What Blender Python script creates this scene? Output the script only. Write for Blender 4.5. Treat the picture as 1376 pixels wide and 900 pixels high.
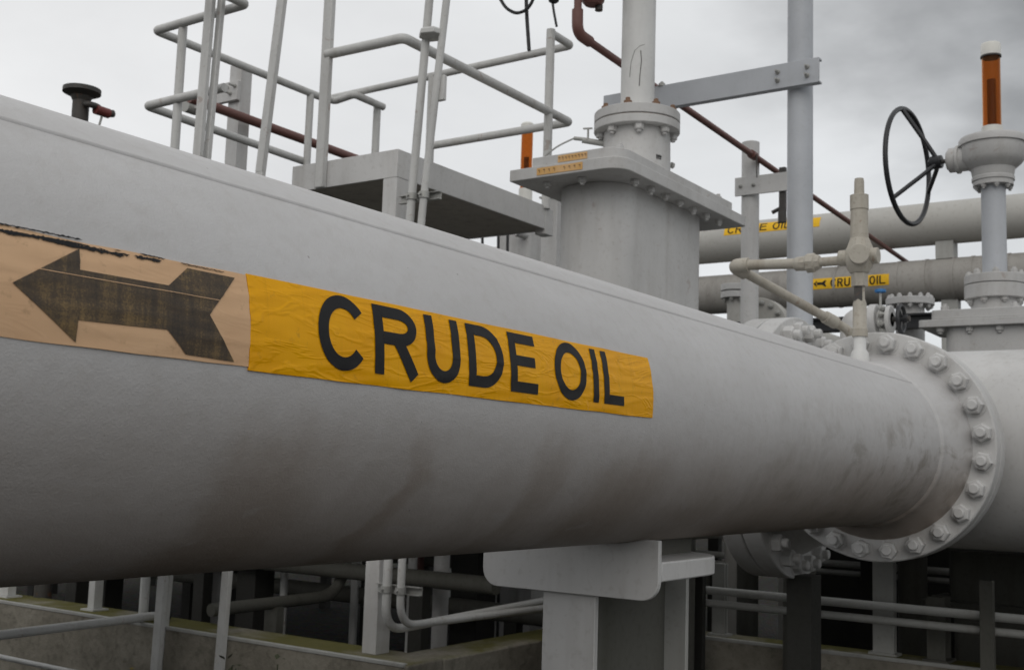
import bpy, bmesh, math, random
from mathutils import Vector, Matrix
random.seed(7)
R_ = math.radians
scene = bpy.context.scene
col = scene.collection
for o in list(bpy.data.objects): bpy.data.objects.remove(o)

# ------------------------------------------------------------------ camera
EYE = 1.6                                    # camera height above the ground
F_PX, H_PX, W0, H0 = 1530.0, 180.0, 1376.0, 900.0
ROLL = math.atan(412 / (F_PX * F_PX / H_PX)); PITCH = math.atan(H_PX / F_PX); AZ = R_(34.4115)
FW = Vector((math.cos(AZ), math.sin(AZ), 0)); RT = Vector((math.sin(AZ), -math.cos(AZ), 0)); UP = Vector((0, 0, 1))
def ray(px, py):
    x, y = px - W0/2, py - H0/2
    c, s = math.cos(ROLL), math.sin(ROLL)
    u, v = x*c + y*s, -x*s + y*c
    d = FW*(math.cos(PITCH)*F_PX + math.sin(PITCH)*v) + RT*u + UP*(math.sin(PITCH)*F_PX - math.cos(PITCH)*v)
    return d.normalized()
def onX(px, py, X): d = ray(px, py); return d*(X/d.x)
def onY(px, py, Y): d = ray(px, py); return d*(Y/d.y)
def onZ(px, py, Z): d = ray(px, py); return d*(Z/d.z)
cam_d = bpy.data.cameras.new('camera'); cam = bpy.data.objects.new('camera', cam_d); col.objects.link(cam)
fwd = ray(W0/2, H0/2); right = (ray(W0/2 + 10, H0/2) - fwd); right = (right - fwd*right.dot(fwd)).normalized(); upv = right.cross(fwd)
cam.matrix_world = Matrix(((right.x, upv.x, -fwd.x, 0), (right.y, upv.y, -fwd.y, 0), (right.z, upv.z, -fwd.z, EYE), (0, 0, 0, 1)))
cam_d.sensor_width = 36; cam_d.lens = F_PX/W0*36; cam_d.clip_start = 0.05; cam_d.clip_end = 2000
cam_d.dof.use_dof = True; cam_d.dof.focus_distance = 1.9; cam_d.dof.aperture_fstop = 13
scene.camera = cam
scene.render.resolution_x = 1024; scene.render.resolution_y = 669

# ------------------------------------------------------------------ sky and sun
SUN_EL, SUN_AZ = R_(36), R_(205)             # azimuth from +X towards +Y
sun_dir = Vector((math.cos(SUN_EL)*math.cos(SUN_AZ), math.cos(SUN_EL)*math.sin(SUN_AZ), math.sin(SUN_EL)))
world = bpy.data.worlds.new('World'); scene.world = world; world.use_nodes = True
nt = world.node_tree; nt.nodes.clear()
def N(t, kind, **kw):
    n = t.nodes.new(kind)
    for k, v in kw.items(): setattr(n, k, v)
    return n
out = N(nt, 'ShaderNodeOutputWorld'); bg = N(nt, 'ShaderNodeBackground'); bg.inputs['Strength'].default_value = 0.1
sky = N(nt, 'ShaderNodeTexSky', sky_type='NISHITA'); sky.sun_disc = False; sky.sun_elevation = SUN_EL; sky.sun_rotation = R_(90) - SUN_AZ
tc = N(nt, 'ShaderNodeTexCoord')
dot = N(nt, 'ShaderNodeVectorMath', operation='DOT_PRODUCT'); dot.inputs[1].default_value = Vector((math.cos(R_(95))*.85, math.sin(R_(95))*.85, .30)).normalized()
nt.links.new(tc.outputs['Generated'], dot.inputs[0])
sep = N(nt, 'ShaderNodeSeparateXYZ'); nt.links.new(tc.outputs['Generated'], sep.inputs[0])
# project the cloud layer on a flat ceiling so that the clouds shrink towards the horizon
zz = N(nt, 'ShaderNodeMath', operation='MAXIMUM'); nt.links.new(sep.outputs['Z'], zz.inputs[0]); zz.inputs[1].default_value = 0.0
za = N(nt, 'ShaderNodeMath', operation='ADD'); nt.links.new(zz.outputs[0], za.inputs[0]); za.inputs[1].default_value = 0.22
dv = N(nt, 'ShaderNodeVectorMath', operation='DIVIDE'); nt.links.new(tc.outputs['Generated'], dv.inputs[0]); nt.links.new(za.outputs[0], dv.inputs[1])
n1 = N(nt, 'ShaderNodeTexNoise'); n1.inputs['Scale'].default_value = 1.5; n1.inputs['Detail'].default_value = 7; n1.inputs['Roughness'].default_value = .52; n1.inputs['Distortion'].default_value = .25
mp = N(nt, 'ShaderNodeMapping'); mp.inputs['Location'].default_value = (3.1, 1.4, 0); nt.links.new(dv.outputs[0], mp.inputs[0]); nt.links.new(mp.outputs[0], n1.inputs['Vector'])
def mth(op, a, b, t=nt):
    m = N(t, 'ShaderNodeMath', operation=op)
    for i, s in enumerate((a, b)):
        if hasattr(s, 'links') or hasattr(s, 'is_output'): t.links.new(s, m.inputs[i])
        else: m.inputs[i].default_value = s
    return m.outputs[0]
def ramp(t, src, stops, interp='EASE'):
    r = N(t, 'ShaderNodeValToRGB'); r.color_ramp.interpolation = interp
    el = r.color_ramp.elements
    while len(el) < len(stops): el.new(.5)
    for e, (p, c) in zip(el, stops): e.position = p; e.color = c if len(c) == 4 else (*c, 1)
    if src is not None: t.links.new(src, r.inputs[0])
    return r.outputs[0]
glow = ramp(nt, dot.outputs['Value'], [(.18, (0, 0, 0)), (.92, (1, 1, 1))], 'LINEAR')
# a heavier cloud bank over the handwheel side
bank = N(nt, 'ShaderNodeVectorMath', operation='DOT_PRODUCT'); bank.inputs[1].default_value = Vector((math.cos(R_(33))*math.cos(R_(2)), math.cos(R_(33))*math.sin(R_(2)), math.sin(R_(33))))
nrm = N(nt, 'ShaderNodeVectorMath', operation='NORMALIZE'); nt.links.new(tc.outputs['Generated'], nrm.inputs[0]); nt.links.new(nrm.outputs[0], bank.inputs[0])
n2 = N(nt, 'ShaderNodeTexNoise'); n2.inputs['Scale'].default_value = 3.4; n2.inputs['Detail'].default_value = 6; n2.inputs['Roughness'].default_value = .5; nt.links.new(dv.outputs[0], n2.inputs['Vector'])
bk_ = mth('ADD', bank.outputs['Value'], mth('MULTIPLY', mth('SUBTRACT', n2.outputs['Fac'], .5), .075))
dark = ramp(nt, bk_, [(.915, (0, 0, 0)), (.980, (1, 1, 1))])
base = mth('ADD', mth('MULTIPLY', glow, .7), 7.7)
base = mth('MULTIPLY', base, mth('SUBTRACT', 1.0, mth('MULTIPLY', dark, .66)))
cl = mth('ADD', mth('MULTIPLY', n1.outputs['Fac'], .5), .74)
base = mth('MULTIPLY', base, cl)
tint = N(nt, 'ShaderNodeMix', data_type='RGBA'); tint.inputs['A'].default_value = (.965, .985, 1.0, 1); tint.inputs['B'].default_value = (1.0, 1.0, 1.0, 1)
nt.links.new(glow, tint.inputs['Factor'])
cc = N(nt, 'ShaderNodeVectorMath', operation='SCALE'); nt.links.new(tint.outputs['Result'], cc.inputs[0]); nt.links.new(base, cc.inputs['Scale'])
mx = N(nt, 'ShaderNodeMix', data_type='RGBA'); mx.inputs['Factor'].default_value = .95
nt.links.new(sky.outputs[0], mx.inputs['A']); nt.links.new(cc.outputs[0], mx.inputs['B'])
nt.links.new(mx.outputs['Result'], bg.inputs['Color']); nt.links.new(bg.outputs[0], out.inputs[0])
sd = bpy.data.lights.new('sun', 'SUN'); sd.energy = 0.6; sd.angle = R_(50); sd.color = (1, .93, .85)
so = bpy.data.objects.new('sun', sd); col.objects.link(so); so.location = (0, 0, 30)
so.rotation_euler = sun_dir.to_track_quat('Z', 'Y').to_euler()
vs = scene.view_settings; vs.view_transform = 'Standard'; vs.look = 'None'; vs.exposure = 0.0; vs.gamma = 1.0
scene.render.engine = 'CYCLES'

# ------------------------------------------------------------------ materials
def new_mat(name):
    m = bpy.data.materials.new(name); m.use_nodes = True
    return m, m.node_tree, m.node_tree.nodes['Principled BSDF']
def noise(t, vec, scale, detail=4, rough=.55, dist=0.0):
    n = N(t, 'ShaderNodeTexNoise'); n.inputs['Scale'].default_value = scale; n.inputs['Detail'].default_value = detail
    n.inputs['Roughness'].default_value = rough; n.inputs['Distortion'].default_value = dist
    if vec is not None: t.links.new(vec, n.inputs['Vector'])
    return n.outputs['Fac']
def mixc(t, fac, a, b, mode='MIX'):
    m = N(t, 'ShaderNodeMix', data_type='RGBA', blend_type=mode)
    for key, s in (('Factor', fac), ('A', a), ('B', b)):
        i = m.inputs[key]
        if hasattr(s, 'is_output'): t.links.new(s, i)
        else: i.default_value = s if not isinstance(s, tuple) or len(s) == 4 else (*s, 1)
    return m.outputs['Result']
def bump(t, h, strength, dist=.01, normal=None):
    b = N(t, 'ShaderNodeBump'); b.inputs['Strength'].default_value = strength; b.inputs['Distance'].default_value = dist
    t.links.new(h, b.inputs['Height'])
    if normal is not None: t.links.new(normal, b.inputs['Normal'])
    return b.outputs[0]
def paint(name, c, rough=.5, dirt=.35, dirt_c=(.16, .13, .095), rust=0.0, scale=1.0, bmp=.12, metal=0.0, streak=True):
    m, t, p = new_mat(name)
    g = N(t, 'ShaderNodeNewGeometry').outputs['Position']
    st = N(t, 'ShaderNodeMapping'); st.inputs['Scale'].default_value = (9*scale, 9*scale, 1.1*scale); t.links.new(g, st.inputs[0])
    a = noise(t, g, 2.3*scale, 5, .6); b = noise(t, g, 45*scale, 3, .6); s = noise(t, st.outputs[0], 1.0, 4, .6)
    v = ramp(t, a, [(.3, tuple(x*.86 for x in c)), (.7, tuple(min(1, x*1.06) for x in c))], 'LINEAR')
    d1 = ramp(t, s if streak else a, [(.50, (0, 0, 0)), (.78, (1, 1, 1))], 'LINEAR')
    d2 = ramp(t, b, [(.56, (0, 0, 0)), (.74, (1, 1, 1))], 'LINEAR')
    c1 = mixc(t, mth('MULTIPLY', d1, dirt*.55, t), v, dirt_c)
    c1 = mixc(t, mth('MULTIPLY', d2, dirt*.40, t), c1, dirt_c)
    if rust > 0:
        rr = noise(t, g, 14*scale, 6, .65, .6)
        rm = ramp(t, rr, [(.64 - .12*rust, (0, 0, 0)), (.70 - .10*rust, (1, 1, 1))], 'LINEAR')
        c1 = mixc(t, mth('MULTIPLY', rm, min(1, .75*rust + .25), t), c1, (.20, .085, .035))
    t.links.new(c1, p.inputs['Base Color'])
    rf = N(t, 'ShaderNodeMapRange'); rf.inputs['To Min'].default_value = rough - .08; rf.inputs['To Max'].default_value = min(1, rough + .16); t.links.new(b, rf.inputs['Value']); t.links.new(rf.outputs[0], p.inputs['Roughness'])
    p.inputs['Metallic'].default_value = metal
    t.links.new(bump(t, noise(t, g, 160*scale, 3, .6), bmp, .002), p.inputs['Normal'])
    return m
M = {}
M['white'] = paint('white_paint', (.57, .565, .555), .5, .45)
M['white_clean'] = paint('clean_white_paint', (.66, .66, .645), .45, .25)
M['rail'] = paint('rail_paint', (.58, .58, .565), .45, .5, rust=.2)
M['grey_blue'] = paint('grey_blue_paint', (.47, .49, .52), .45, .2)
M['grey'] = paint('grey_paint', (.40, .40, .38), .55, .6)
M['valve'] = paint('valve_paint', (.52, .515, .505), .5, .45, rust=.05)
M['under'] = paint('platform_plate', (.40, .37, .325), .7, .9, (.12, .095, .07), scale=1.5)
M['beige'] = paint('beige_paint', (.45, .42, .36), .6, .95, (.17, .12, .07), rust=.22, scale=1.6)
M['red'] = paint('red_oxide_conduit', (.17, .075, .062), .5, .5, (.07, .05, .045))
M['dark'] = paint('dark_iron', (.055, .052, .048), .55, .4, (.10, .06, .035), rust=.3)
M['black'] = paint('black_paint', (.018, .019, .022), .35, .1)
M['rubber'] = paint('black_rubber', (.02, .021, .023), .55, .1)
M['white_cap'] = paint('white_plastic', (.74, .73, .68), .4, .15)
M['rust'] = paint('rusty_steel', (.22, .13, .08), .75, .8, (.09, .06, .04), rust=.8)
M['redvalve'] = paint('red_valve_paint', (.17, .03, .025), .4, .4)
M['blue'] = paint('blue_handle', (.03, .17, .42), .4, .1)
M['bg_pipe'] = paint('pipe_paint', (.47, .46, .43), .55, .55, scale=.6, streak=False)
M['bg_grey'] = paint('weathered_pipe_paint', (.34, .325, .30), .65, .9, (.12, .105, .09), scale=.8)
M['galv'] = paint('galvanised_steel', (.42, .42, .40), .5, .5, metal=.3)
M['shade_steel'] = paint('pit_shade_steel', (.03, .029, .025), .75, .9, (.015, .017, .01), streak=False)  # near-black steel, the shade of the pit put into its colour
M['shade_grey'] = paint('shaded_grey_pipe', (.105, .103, .088), .7, .9, (.04, .04, .025))  # darker grey for low parts, shade is in the colour

def concrete_mat():
    m, t, p = new_mat('mossy_concrete')
    g = N(t, 'ShaderNodeNewGeometry')
    pos = g.outputs['Position']
    a = noise(t, pos, 3, 6, .65); b = noise(t, pos, 22, 5, .65); w = noise(t, pos, 1.6, 5, .6, .4)
    c = ramp(t, a, [(.25, (.17, .155, .125)), (.75, (.36, .335, .28))], 'LINEAR')
    c = mixc(t, mth('MULTIPLY', ramp(t, b, [(.5, (0, 0, 0)), (.7, (1, 1, 1))], 'LINEAR'), .5, t), c, (.09, .08, .06))
    sx = N(t, 'ShaderNodeSeparateXYZ'); t.links.new(g.outputs['Normal'], sx.inputs[0])
    up = ramp(t, sx.outputs['Z'], [(.3, (0, 0, 0)), (.8, (1, 1, 1))], 'LINEAR')
    ms = mth('MULTIPLY', up, ramp(t, w, [(.34, (0, 0, 0)), (.50, (1, 1, 1))], 'LINEAR'), t)
    c = mixc(t, mth('MULTIPLY', ms, .85, t), c, mixc(t, b, (.05, .058, .008), (.17, .15, .03)))
    t.links.new(c, p.inputs['Base Color']); p.inputs['Roughness'].default_value = .95; p.inputs['Specular IOR Level'].default_value = .15
    t.links.new(bump(t, b, .5, .02), p.inputs['Normal'])
    return m
M['concrete'] = concrete_mat()
def ground_mat():
    m, t, p = new_mat('oily_gravel')
    pos = N(t, 'ShaderNodeNewGeometry').outputs['Position']
    v = N(t, 'ShaderNodeTexVoronoi'); v.inputs['Scale'].default_value = 28; t.links.new(pos, v.inputs['Vector'])
    a = noise(t, pos, .8, 6, .6)
    c = ramp(t, a, [(.3, (.012, .011, .009)), (.7, (.030, .028, .022))], 'LINEAR')
    c = mixc(t, .4, c, mixc(t, .95, v.outputs['Color'], (.012, .011, .009)))
    t.links.new(c, p.inputs['Base Color']); p.inputs['Roughness'].default_value = 1.0; p.inputs['Specular IOR Level'].default_value = 0.05
    t.links.new(bump(t, v.outputs['Distance'], .8, .02), p.inputs['Normal'])
    return m
M['ground'] = ground_mat()

PY, PZ, PR = 1.3614, 0.1377, 0.305            # axis and radius of the main pipe
def pipe_mat():
    m, t, p = new_mat('main_pipe_paint')
    pos = N(t, 'ShaderNodeTexCoord').outputs['Object']
    sx = N(t, 'ShaderNodeSeparateXYZ'); t.links.new(pos, sx.inputs[0])
    th = mth('ARCTAN2', sx.outputs['Z'], mth('MULTIPLY', sx.outputs['Y'], -1, t), t)     # 0 = towards -Y, + up
    cx = N(t, 'ShaderNodeCombineXYZ'); t.links.new(sx.outputs['X'], cx.inputs[0]); t.links.new(th, cx.inputs[1])
    def uv(sx_, sy_, off=0):
        q = N(t, 'ShaderNodeMapping'); q.inputs['Scale'].default_value = (sx_, sy_, 1); q.inputs['Location'].default_value = (off, off*.37, 0)
        t.links.new(cx.outputs[0], q.inputs[0]); return q.outputs[0]
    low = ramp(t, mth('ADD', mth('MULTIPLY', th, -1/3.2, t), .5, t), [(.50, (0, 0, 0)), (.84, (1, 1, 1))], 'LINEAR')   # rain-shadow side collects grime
    band = noise(t, uv(4.6, .50, 2.3), 1, 4, .55, .55)
    band2 = noise(t, uv(15, .9, 5), 1, 4, .55, .3)
    soft = noise(t, uv(2.2, 2.2, 9), 1, 5, .6)
    fine = noise(t, pos, 320, 2, .6)
    mid = noise(t, pos, 38, 4, .65)
    base = ramp(t, soft, [(.3, (.475, .466, .460)), (.7, (.535, .528, .525))], 'LINEAR')
    base = mixc(t, mth('MULTIPLY', ramp(t, mid, [(.48, (0, 0, 0)), (.75, (1, 1, 1))], 'LINEAR'), .18, t), base, (.33, .30, .26))
    thr = mth('ADD', band, mth('MULTIPLY', mth('SUBTRACT', band2, .5, t), .26, t), t)
    thr = mth('ADD', thr, mth('MULTIPLY', low, .30, t), t)
    grime = ramp(t, thr, [(.62, (0, 0, 0)), (.685, (.7, .7, .7)), (.90, (1, 1, 1))], 'LINEAR')
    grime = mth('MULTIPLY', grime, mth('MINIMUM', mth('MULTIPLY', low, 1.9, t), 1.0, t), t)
    grime = mth('MULTIPLY', grime, ramp(t, sx.outputs['X'], [(.90, (.15, .15, .15)), (.995, (.8, .8, .8))], 'LINEAR'), t)
    wob = mth('ADD', mth('MULTIPLY', mth('SUBTRACT', noise(t, uv(5, 2.4, 4), 1, 4, .6), .5, t), .16, t), mth('MULTIPLY', mth('SUBTRACT', noise(t, uv(30, 5, 6), 1, 3, .6), .5, t), .035, t), t)
    xs = mth('MULTIPLY', mth('ADD', sx.outputs['X'], wob, t), .2, t)
    stops = [(.96, 0), (.995, .75), (1.10, .9), (1.16, .35), (1.21, .25), (1.25, .05), (1.31, .05), (1.325, .9), (1.36, .8), (1.385, .1), (1.55, .0), (1.60, .3), (1.66, .05), (1.70, .85), (1.77, .6), (1.80, .1), (1.90, .15), (1.94, .9), (2.12, .75), (2.2, .2), (2.45, .6), (2.6, .25), (2.9, .7), (3.1, .4), (3.5, .75), (4.2, .7)]
    drip = ramp(t, xs, [(p_*.2, (v_, v_, v_)) for p_, v_ in stops], 'LINEAR')
    lowd = mth('ADD', low, mth('MULTIPLY', mth('SUBTRACT', noise(t, uv(12, 1.2, 8), 1, 4, .6), .5, t), .5, t), t)
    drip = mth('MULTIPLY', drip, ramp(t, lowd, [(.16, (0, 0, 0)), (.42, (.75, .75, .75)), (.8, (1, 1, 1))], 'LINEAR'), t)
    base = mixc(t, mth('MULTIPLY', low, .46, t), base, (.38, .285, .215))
    base = mixc(t, mth('MULTIPLY', grime, .20, t), base, (.17, .122, .082))
    base = mixc(t, mth('MULTIPLY', drip, .48, t), base, (.21, .148, .098))
    scuff = mth('MULTIPLY', ramp(t, noise(t, uv(9, 5, 14), 1, 5, .6, .8), [(.60, (0, 0, 0)), (.66, (1, 1, 1))], 'LINEAR'), low, t)
    base = mixc(t, mth('MULTIPLY', scuff, .30, t), base, (.50, .49, .49))
    # rows of older brown grime close to the flange
    nearf = ramp(t, mth('MULTIPLY', sx.outputs['X'], .2, t), [(.45, (0, 0, 0)), (.78, (1, 1, 1))], 'LINEAR')
    blot = ramp(t, noise(t, uv(7, 2.6, 3), 1, 5, .65, .5), [(.50, (0, 0, 0)), (.66, (1, 1, 1))], 'LINEAR')
    blot = mth('MULTIPLY', mth('MULTIPLY', blot, nearf, t), ramp(t, th, [(.0, (1, 1, 1)), (.5, (0, 0, 0))], 'LINEAR'), t)
    base = mixc(t, mth('MULTIPLY', blot, .62, t), base, (.19, .165, .13))
    speck = ramp(t, noise(t, pos, 90, 1, .5), [(.80, (0, 0, 0)), (.82, (1, 1, 1))], 'LINEAR')
    base = mixc(t, mth('MULTIPLY', speck, .55, t), base, (.12, .10, .08))
    t.links.new(base, p.inputs['Base Color'])
    rf = N(t, 'ShaderNodeMapRange'); rf.inputs['To Min'].default_value = .42; rf.inputs['To Max'].default_value = .62; t.links.new(mid, rf.inputs['Value']); t.links.new(rf.outputs[0], p.inputs['Roughness'])
    b1 = bump(t, fine, .28, .0016); b2 = bump(t, noise(t, pos, 26, 4, .6), .22, .006, b1)
    t.links.new(b2, p.inputs['Normal'])
    return m
M['main'] = pipe_mat()
def sticker_mat(name, c, c2, wrinkle, rough, grain=1.0):
    m, t, p = new_mat(name)
    pos = N(t, 'ShaderNodeTexCoord').outputs['Object']
    mpn = N(t, 'ShaderNodeMapping'); mpn.inputs['Scale'].default_value = (5, 11, 24); mpn.inputs['Rotation'].default_value = (0, R_(14), 0); t.links.new(pos, mpn.inputs[0])
    vv = N(t, 'ShaderNodeMapping'); vv.inputs['Scale'].default_value = (70, 3, 3); t.links.new(pos, vv.inputs[0])
    w = noise(t, mpn.outputs[0], 1, 3, .5, 1.2); a = noise(t, pos, 9, 5, .65); st = noise(t, vv.outputs[0], 1, 3, .6)
    cc = ramp(t, a, [(.3, c), (.75, c2)], 'LINEAR')
    cc = mixc(t, mth('MULTIPLY', ramp(t, st, [(.55, (0, 0, 0)), (.75, (1, 1, 1))], 'LINEAR'), .22*grain, t), cc, tuple(x*.62 for x in c))
    cc = mixc(t, mth('MULTIPLY', ramp(t, noise(t, pos, 60, 4, .7), [(.60, (0, 0, 0)), (.72, (1, 1, 1))], 'LINEAR'), .28, t), cc, (.10, .07, .03))
    t.links.new(cc, p.inputs['Base Color']); p.inputs['Roughness'].default_value = rough; p.inputs['Specular IOR Level'].default_value = .14
    rid = ramp(t, w, [(.44, (0, 0, 0)), (.50, (1, 1, 1)), (.56, (0, 0, 0))])
    b1 = bump(t, rid, wrinkle, .004); t.links.new(bump(t, st, .12*grain, .002, b1), p.inputs['Normal'])
    return m
M['yellow'] = sticker_mat('yellow_sticker', (.80, .36, .001), (.88, .43, .002), .20, .36)
M['yellow_small'] = sticker_mat('yellow_label', (.80, .46, .02), (.85, .52, .04), .1, .5)
M['tan'] = sticker_mat('faded_tan_sticker', (.66, .42, .245), (.72, .48, .29), .05, .55, .25)
M['orange_tag'] = sticker_mat('faded_orange_tag', (.62, .36, .12), (.70, .48, .28), .1, .6)
M['ink'] = paint('black_print', (.008, .008, .009), .45, .10, (.03, .027, .02), bmp=.1)
M['ink'].node_tree.nodes['Principled BSDF'].inputs['Specular IOR Level'].default_value = .25
def worn_ink():
    m, t, p = new_mat('worn_black_print')
    pos = N(t, 'ShaderNodeTexCoord').outputs['Object']
    q = N(t, 'ShaderNodeMapping'); q.inputs['Scale'].default_value = (46, 4, 4); t.links.new(pos, q.inputs[0])
    q2 = N(t, 'ShaderNodeMapping'); q2.inputs['Scale'].default_value = (14, 20, 120); t.links.new(pos, q2.inputs[0])
    a = noise(t, q.outputs[0], 1, 4, .65); b = noise(t, pos, 420, 2, .7); d = noise(t, q2.outputs[0], 1, 4, .6); e = noise(t, pos, 12, 4, .6)
    s = mth('ADD', mth('MULTIPLY', a, .8, t), mth('ADD', mth('MULTIPLY', b, .45, t), mth('ADD', mth('MULTIPLY', d, .35, t), mth('MULTIPLY', e, .5, t), t), t), t)
    c = ramp(t, mth('MULTIPLY', s, .5, t), [(.44, (.032, .023, .016)), (.54, (.075, .05, .026)), (.64, (.21, .135, .05)), (.74, (.40, .27, .14))], 'LINEAR')
    t.links.new(c, p.inputs['Base Color']); p.inputs['Roughness'].default_value = .6
    return m
M['worn_ink'] = worn_ink()
def amber():
    m, t, p = new_mat('amber_plastic')
    p.inputs['Base Color'].default_value = (.64, .31, .11, 1); p.inputs['Roughness'].default_value = .15
    p.inputs['Transmission Weight'].default_value = .95; p.inputs['IOR'].default_value = 1.12
    return m
M['amber'] = amber()
def leaf(name, c):
    m, t, p = new_mat(name); pos = N(t, 'ShaderNodeNewGeometry').outputs['Position']
    t.links.new(ramp(t, noise(t, pos, 40, 3), [(.3, tuple(x*.6 for x in c)), (.7, c)], 'LINEAR'), p.inputs['Base Color']); p.inputs['Roughness'].default_value = .5
    return m
M['leaf'] = leaf('weed_leaf', (.05, .06, .02)); M['leaf_y'] = leaf('yellowing_leaf', (.30, .24, .03))
M['moss'] = leaf('moss', (.075, .08, .015))

# ------------------------------------------------------------------ mesh helpers (camera-relative coordinates, z shifted by EYE on link)
def V(*a): return Vector(a)
class MB:
    def __init__(self): self.bm = bmesh.new()
    def ring(self, c, n, u, r, seg, ry=None):
        v = n.cross(u); ry = r if ry is None else ry
        return [self.bm.verts.new(c + u*(r*math.cos(2*math.pi*i/seg)) + v*(ry*math.sin(2*math.pi*i/seg))) for i in range(seg)]
    def skin(self, a, b):
        n = len(a)
        for i in range(n): self.bm.faces.new((a[i], a[(i+1) % n], b[(i+1) % n], b[i]))
    def cap(self, a, flip=False):
        try: self.bm.faces.new(list(reversed(a)) if flip else a)
        except ValueError: pass
    def lathe(self, p, axis, prof, seg=32, closed=True):
        """prof: list of (distance along axis, radius)"""
        p = Vector(p); n = Vector(axis).normalized(); u = n.orthogonal().normalized()
        rings = [self.ring(p + n*h, n, u, max(r, .0004), seg) for h, r in prof]
        for a, b in zip(rings, rings[1:]): self.skin(a, b)
        if closed: self.cap(rings[0], True); self.cap(rings[-1])
        return self
    def cyl(self, p0, p1, r, seg=20, r2=None):
        p0, p1 = Vector(p0), Vector(p1); L = (p1-p0).length
        return self.lathe(p0, p1-p0, [(0, r), (L, r if r2 is None else r2)], seg)
    def hollow(self, p, axis, h, r, ri, seg=48):
        return self.lathe(p, axis, [(0, ri), (0, r), (h, r), (h, ri), (0, ri)], seg, False)
    def tube(self, pts, r, seg=14, bend=0.0, n_b=6):
        pts = [Vector(q) for q in pts]
        if bend > 0 and len(pts) > 2:
            o = [pts[0]]
            for a, b, c in zip(pts, pts[1:], pts[2:]):
                d1 = (a-b); d2 = (c-b); k = min(bend, d1.length*.45, d2.length*.45)
                s, e = b + d1.normalized()*k, b + d2.normalized()*k
                for i in range(n_b+1):
                    tt = i/n_b; o.append(s*(1-tt)**2 + b*2*tt*(1-tt) + e*tt**2)
            o.append(pts[-1]); pts = o
        rings = []; u = None
        for i, q in enumerate(pts):
            d = (pts[min(i+1, len(pts)-1)] - pts[max(i-1, 0)]).normalized()
            u = d.orthogonal().normalized() if u is None else (u - d*u.dot(d)).normalized()
            k = 1.0
            if 0 < i < len(pts)-1:
                a1 = (pts[i]-pts[i-1]).normalized(); a2 = (pts[i+1]-pts[i]).normalized()
                k = 1/max(.5, math.cos(a1.angle(a2, 0)/2))
            rings.append(self.ring(q, d, u, r, seg))
        for a, b in zip(rings, rings[1:]): self.skin(a, b)
        self.cap(rings[0], True); self.cap(rings[-1]); return self
    def box(self, a, b):
        x0, x1 = sorted((a[0], b[0])); y0, y1 = sorted((a[1], b[1])); z0, z1 = sorted((a[2], b[2]))
        v = [self.bm.verts.new(q) for q in ((x0,y0,z0),(x1,y0,z0),(x1,y1,z0),(x0,y1,z0),(x0,y0,z1),(x1,y0,z1),(x1,y1,z1),(x0,y1,z1))]
        for f in ((3,2,1,0),(4,5,6,7),(0,1,5,4),(1,2,6,5),(2,3,7,6),(3,0,4,7)): self.bm.faces.new([v[i] for i in f])
        return self
    def bar(self, p0, p1, w, d, side):
        """square bar from p0 to p1, w along side, d across"""
        p0, p1 = Vector(p0), Vector(p1); n = (p1-p0).normalized(); s = Vector(side); s = (s - n*s.dot(n)).normalized(); q = n.cross(s)
        vs_ = []
        for c in (p0, p1): vs_.append([self.bm.verts.new(c + s*(sx*w/2) + q*(sy*d/2)) for sx, sy in ((-1,-1),(1,-1),(1,1),(-1,1))])
        self.skin(*vs_); self.cap(vs_[0], True); self.cap(vs_[1]); return self
    def prism(self, poly, ext):
        """poly: 3-D points of a planar polygon, ext: extrusion vector"""
        a = [self.bm.verts.new(Vector(q)) for q in poly]; b = [self.bm.verts.new(Vector(q)+Vector(ext)) for q in poly]
        self.skin(a, b); self.cap(a, True); self.cap(b); return self
    def rbox(self, a, b, r, n=6):
        """vertical box with rounded vertical edges"""
        x0, x1, y0, y1 = min(a[0],b[0]), max(a[0],b[0]), min(a[1],b[1]), max(a[1],b[1]); z0, z1 = a[2], b[2]
        pts = []
        for cx_, cy_, a0 in ((x1-r,y1-r,0),(x0+r,y1-r,90),(x0+r,y0+r,180),(x1-r,y0+r,270)):
            for i in range(n+1): t_ = R_(a0 + 90*i/n); pts.append((cx_+r*math.cos(t_), cy_+r*math.sin(t_), z0))
        return self.prism(pts, (0, 0, z1-z0))
    def plate(self, x0, x1, y0, y1, z0, z1, r):
        pts = [(x1, y0, z0), (x1, y1, z0), (x0, y1, z0)] + [(x0 + r - r*math.cos(R_(a)), y0 + r - r*math.sin(R_(a)), z0) for a in range(0, 91, 15)]
        return self.prism(pts, (0, 0, z1-z0))
    def build(self, name, mat, parent=None, bevel=0.0, smooth=38, props=None):
        bm = self.bm
        bmesh.ops.recalc_face_normals(bm, faces=bm.faces)
        off = Vector((0, 0, 0))
        if parent is not None: off = Vector(parent['base'])
        elif props and 'base' in props: off = Vector(props['base'])
        bmesh.ops.translate(bm, verts=bm.verts, vec=-off)
        me = bpy.data.meshes.new(name); bm.to_mesh(me); bm.free()
        for pl in me.polygons: pl.use_smooth = True
        me.set_sharp_from_angle(angle=R_(smooth))
        me.materials.append(M[mat] if isinstance(mat, str) else mat)
        o = bpy.data.objects.new(name, me); col.objects.link(o)
        o['base'] = tuple(off)
        if parent is not None: o.parent = parent
        else: o.location = off + Vector((0, 0, EYE))
        if bevel > 0:
            bv = o.modifiers.new('edge', 'BEVEL'); bv.width = bevel; bv.segments = 2; bv.limit_method = 'ANGLE'; bv.angle_limit = R_(50)
        return o
def tag(o, label=None, cat=None, group=None, kind=None):
    if label: o['label'] = label
    if cat: o['category'] = cat
    if group: o['group'] = group
    if kind: o['kind'] = kind
    return o
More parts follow.
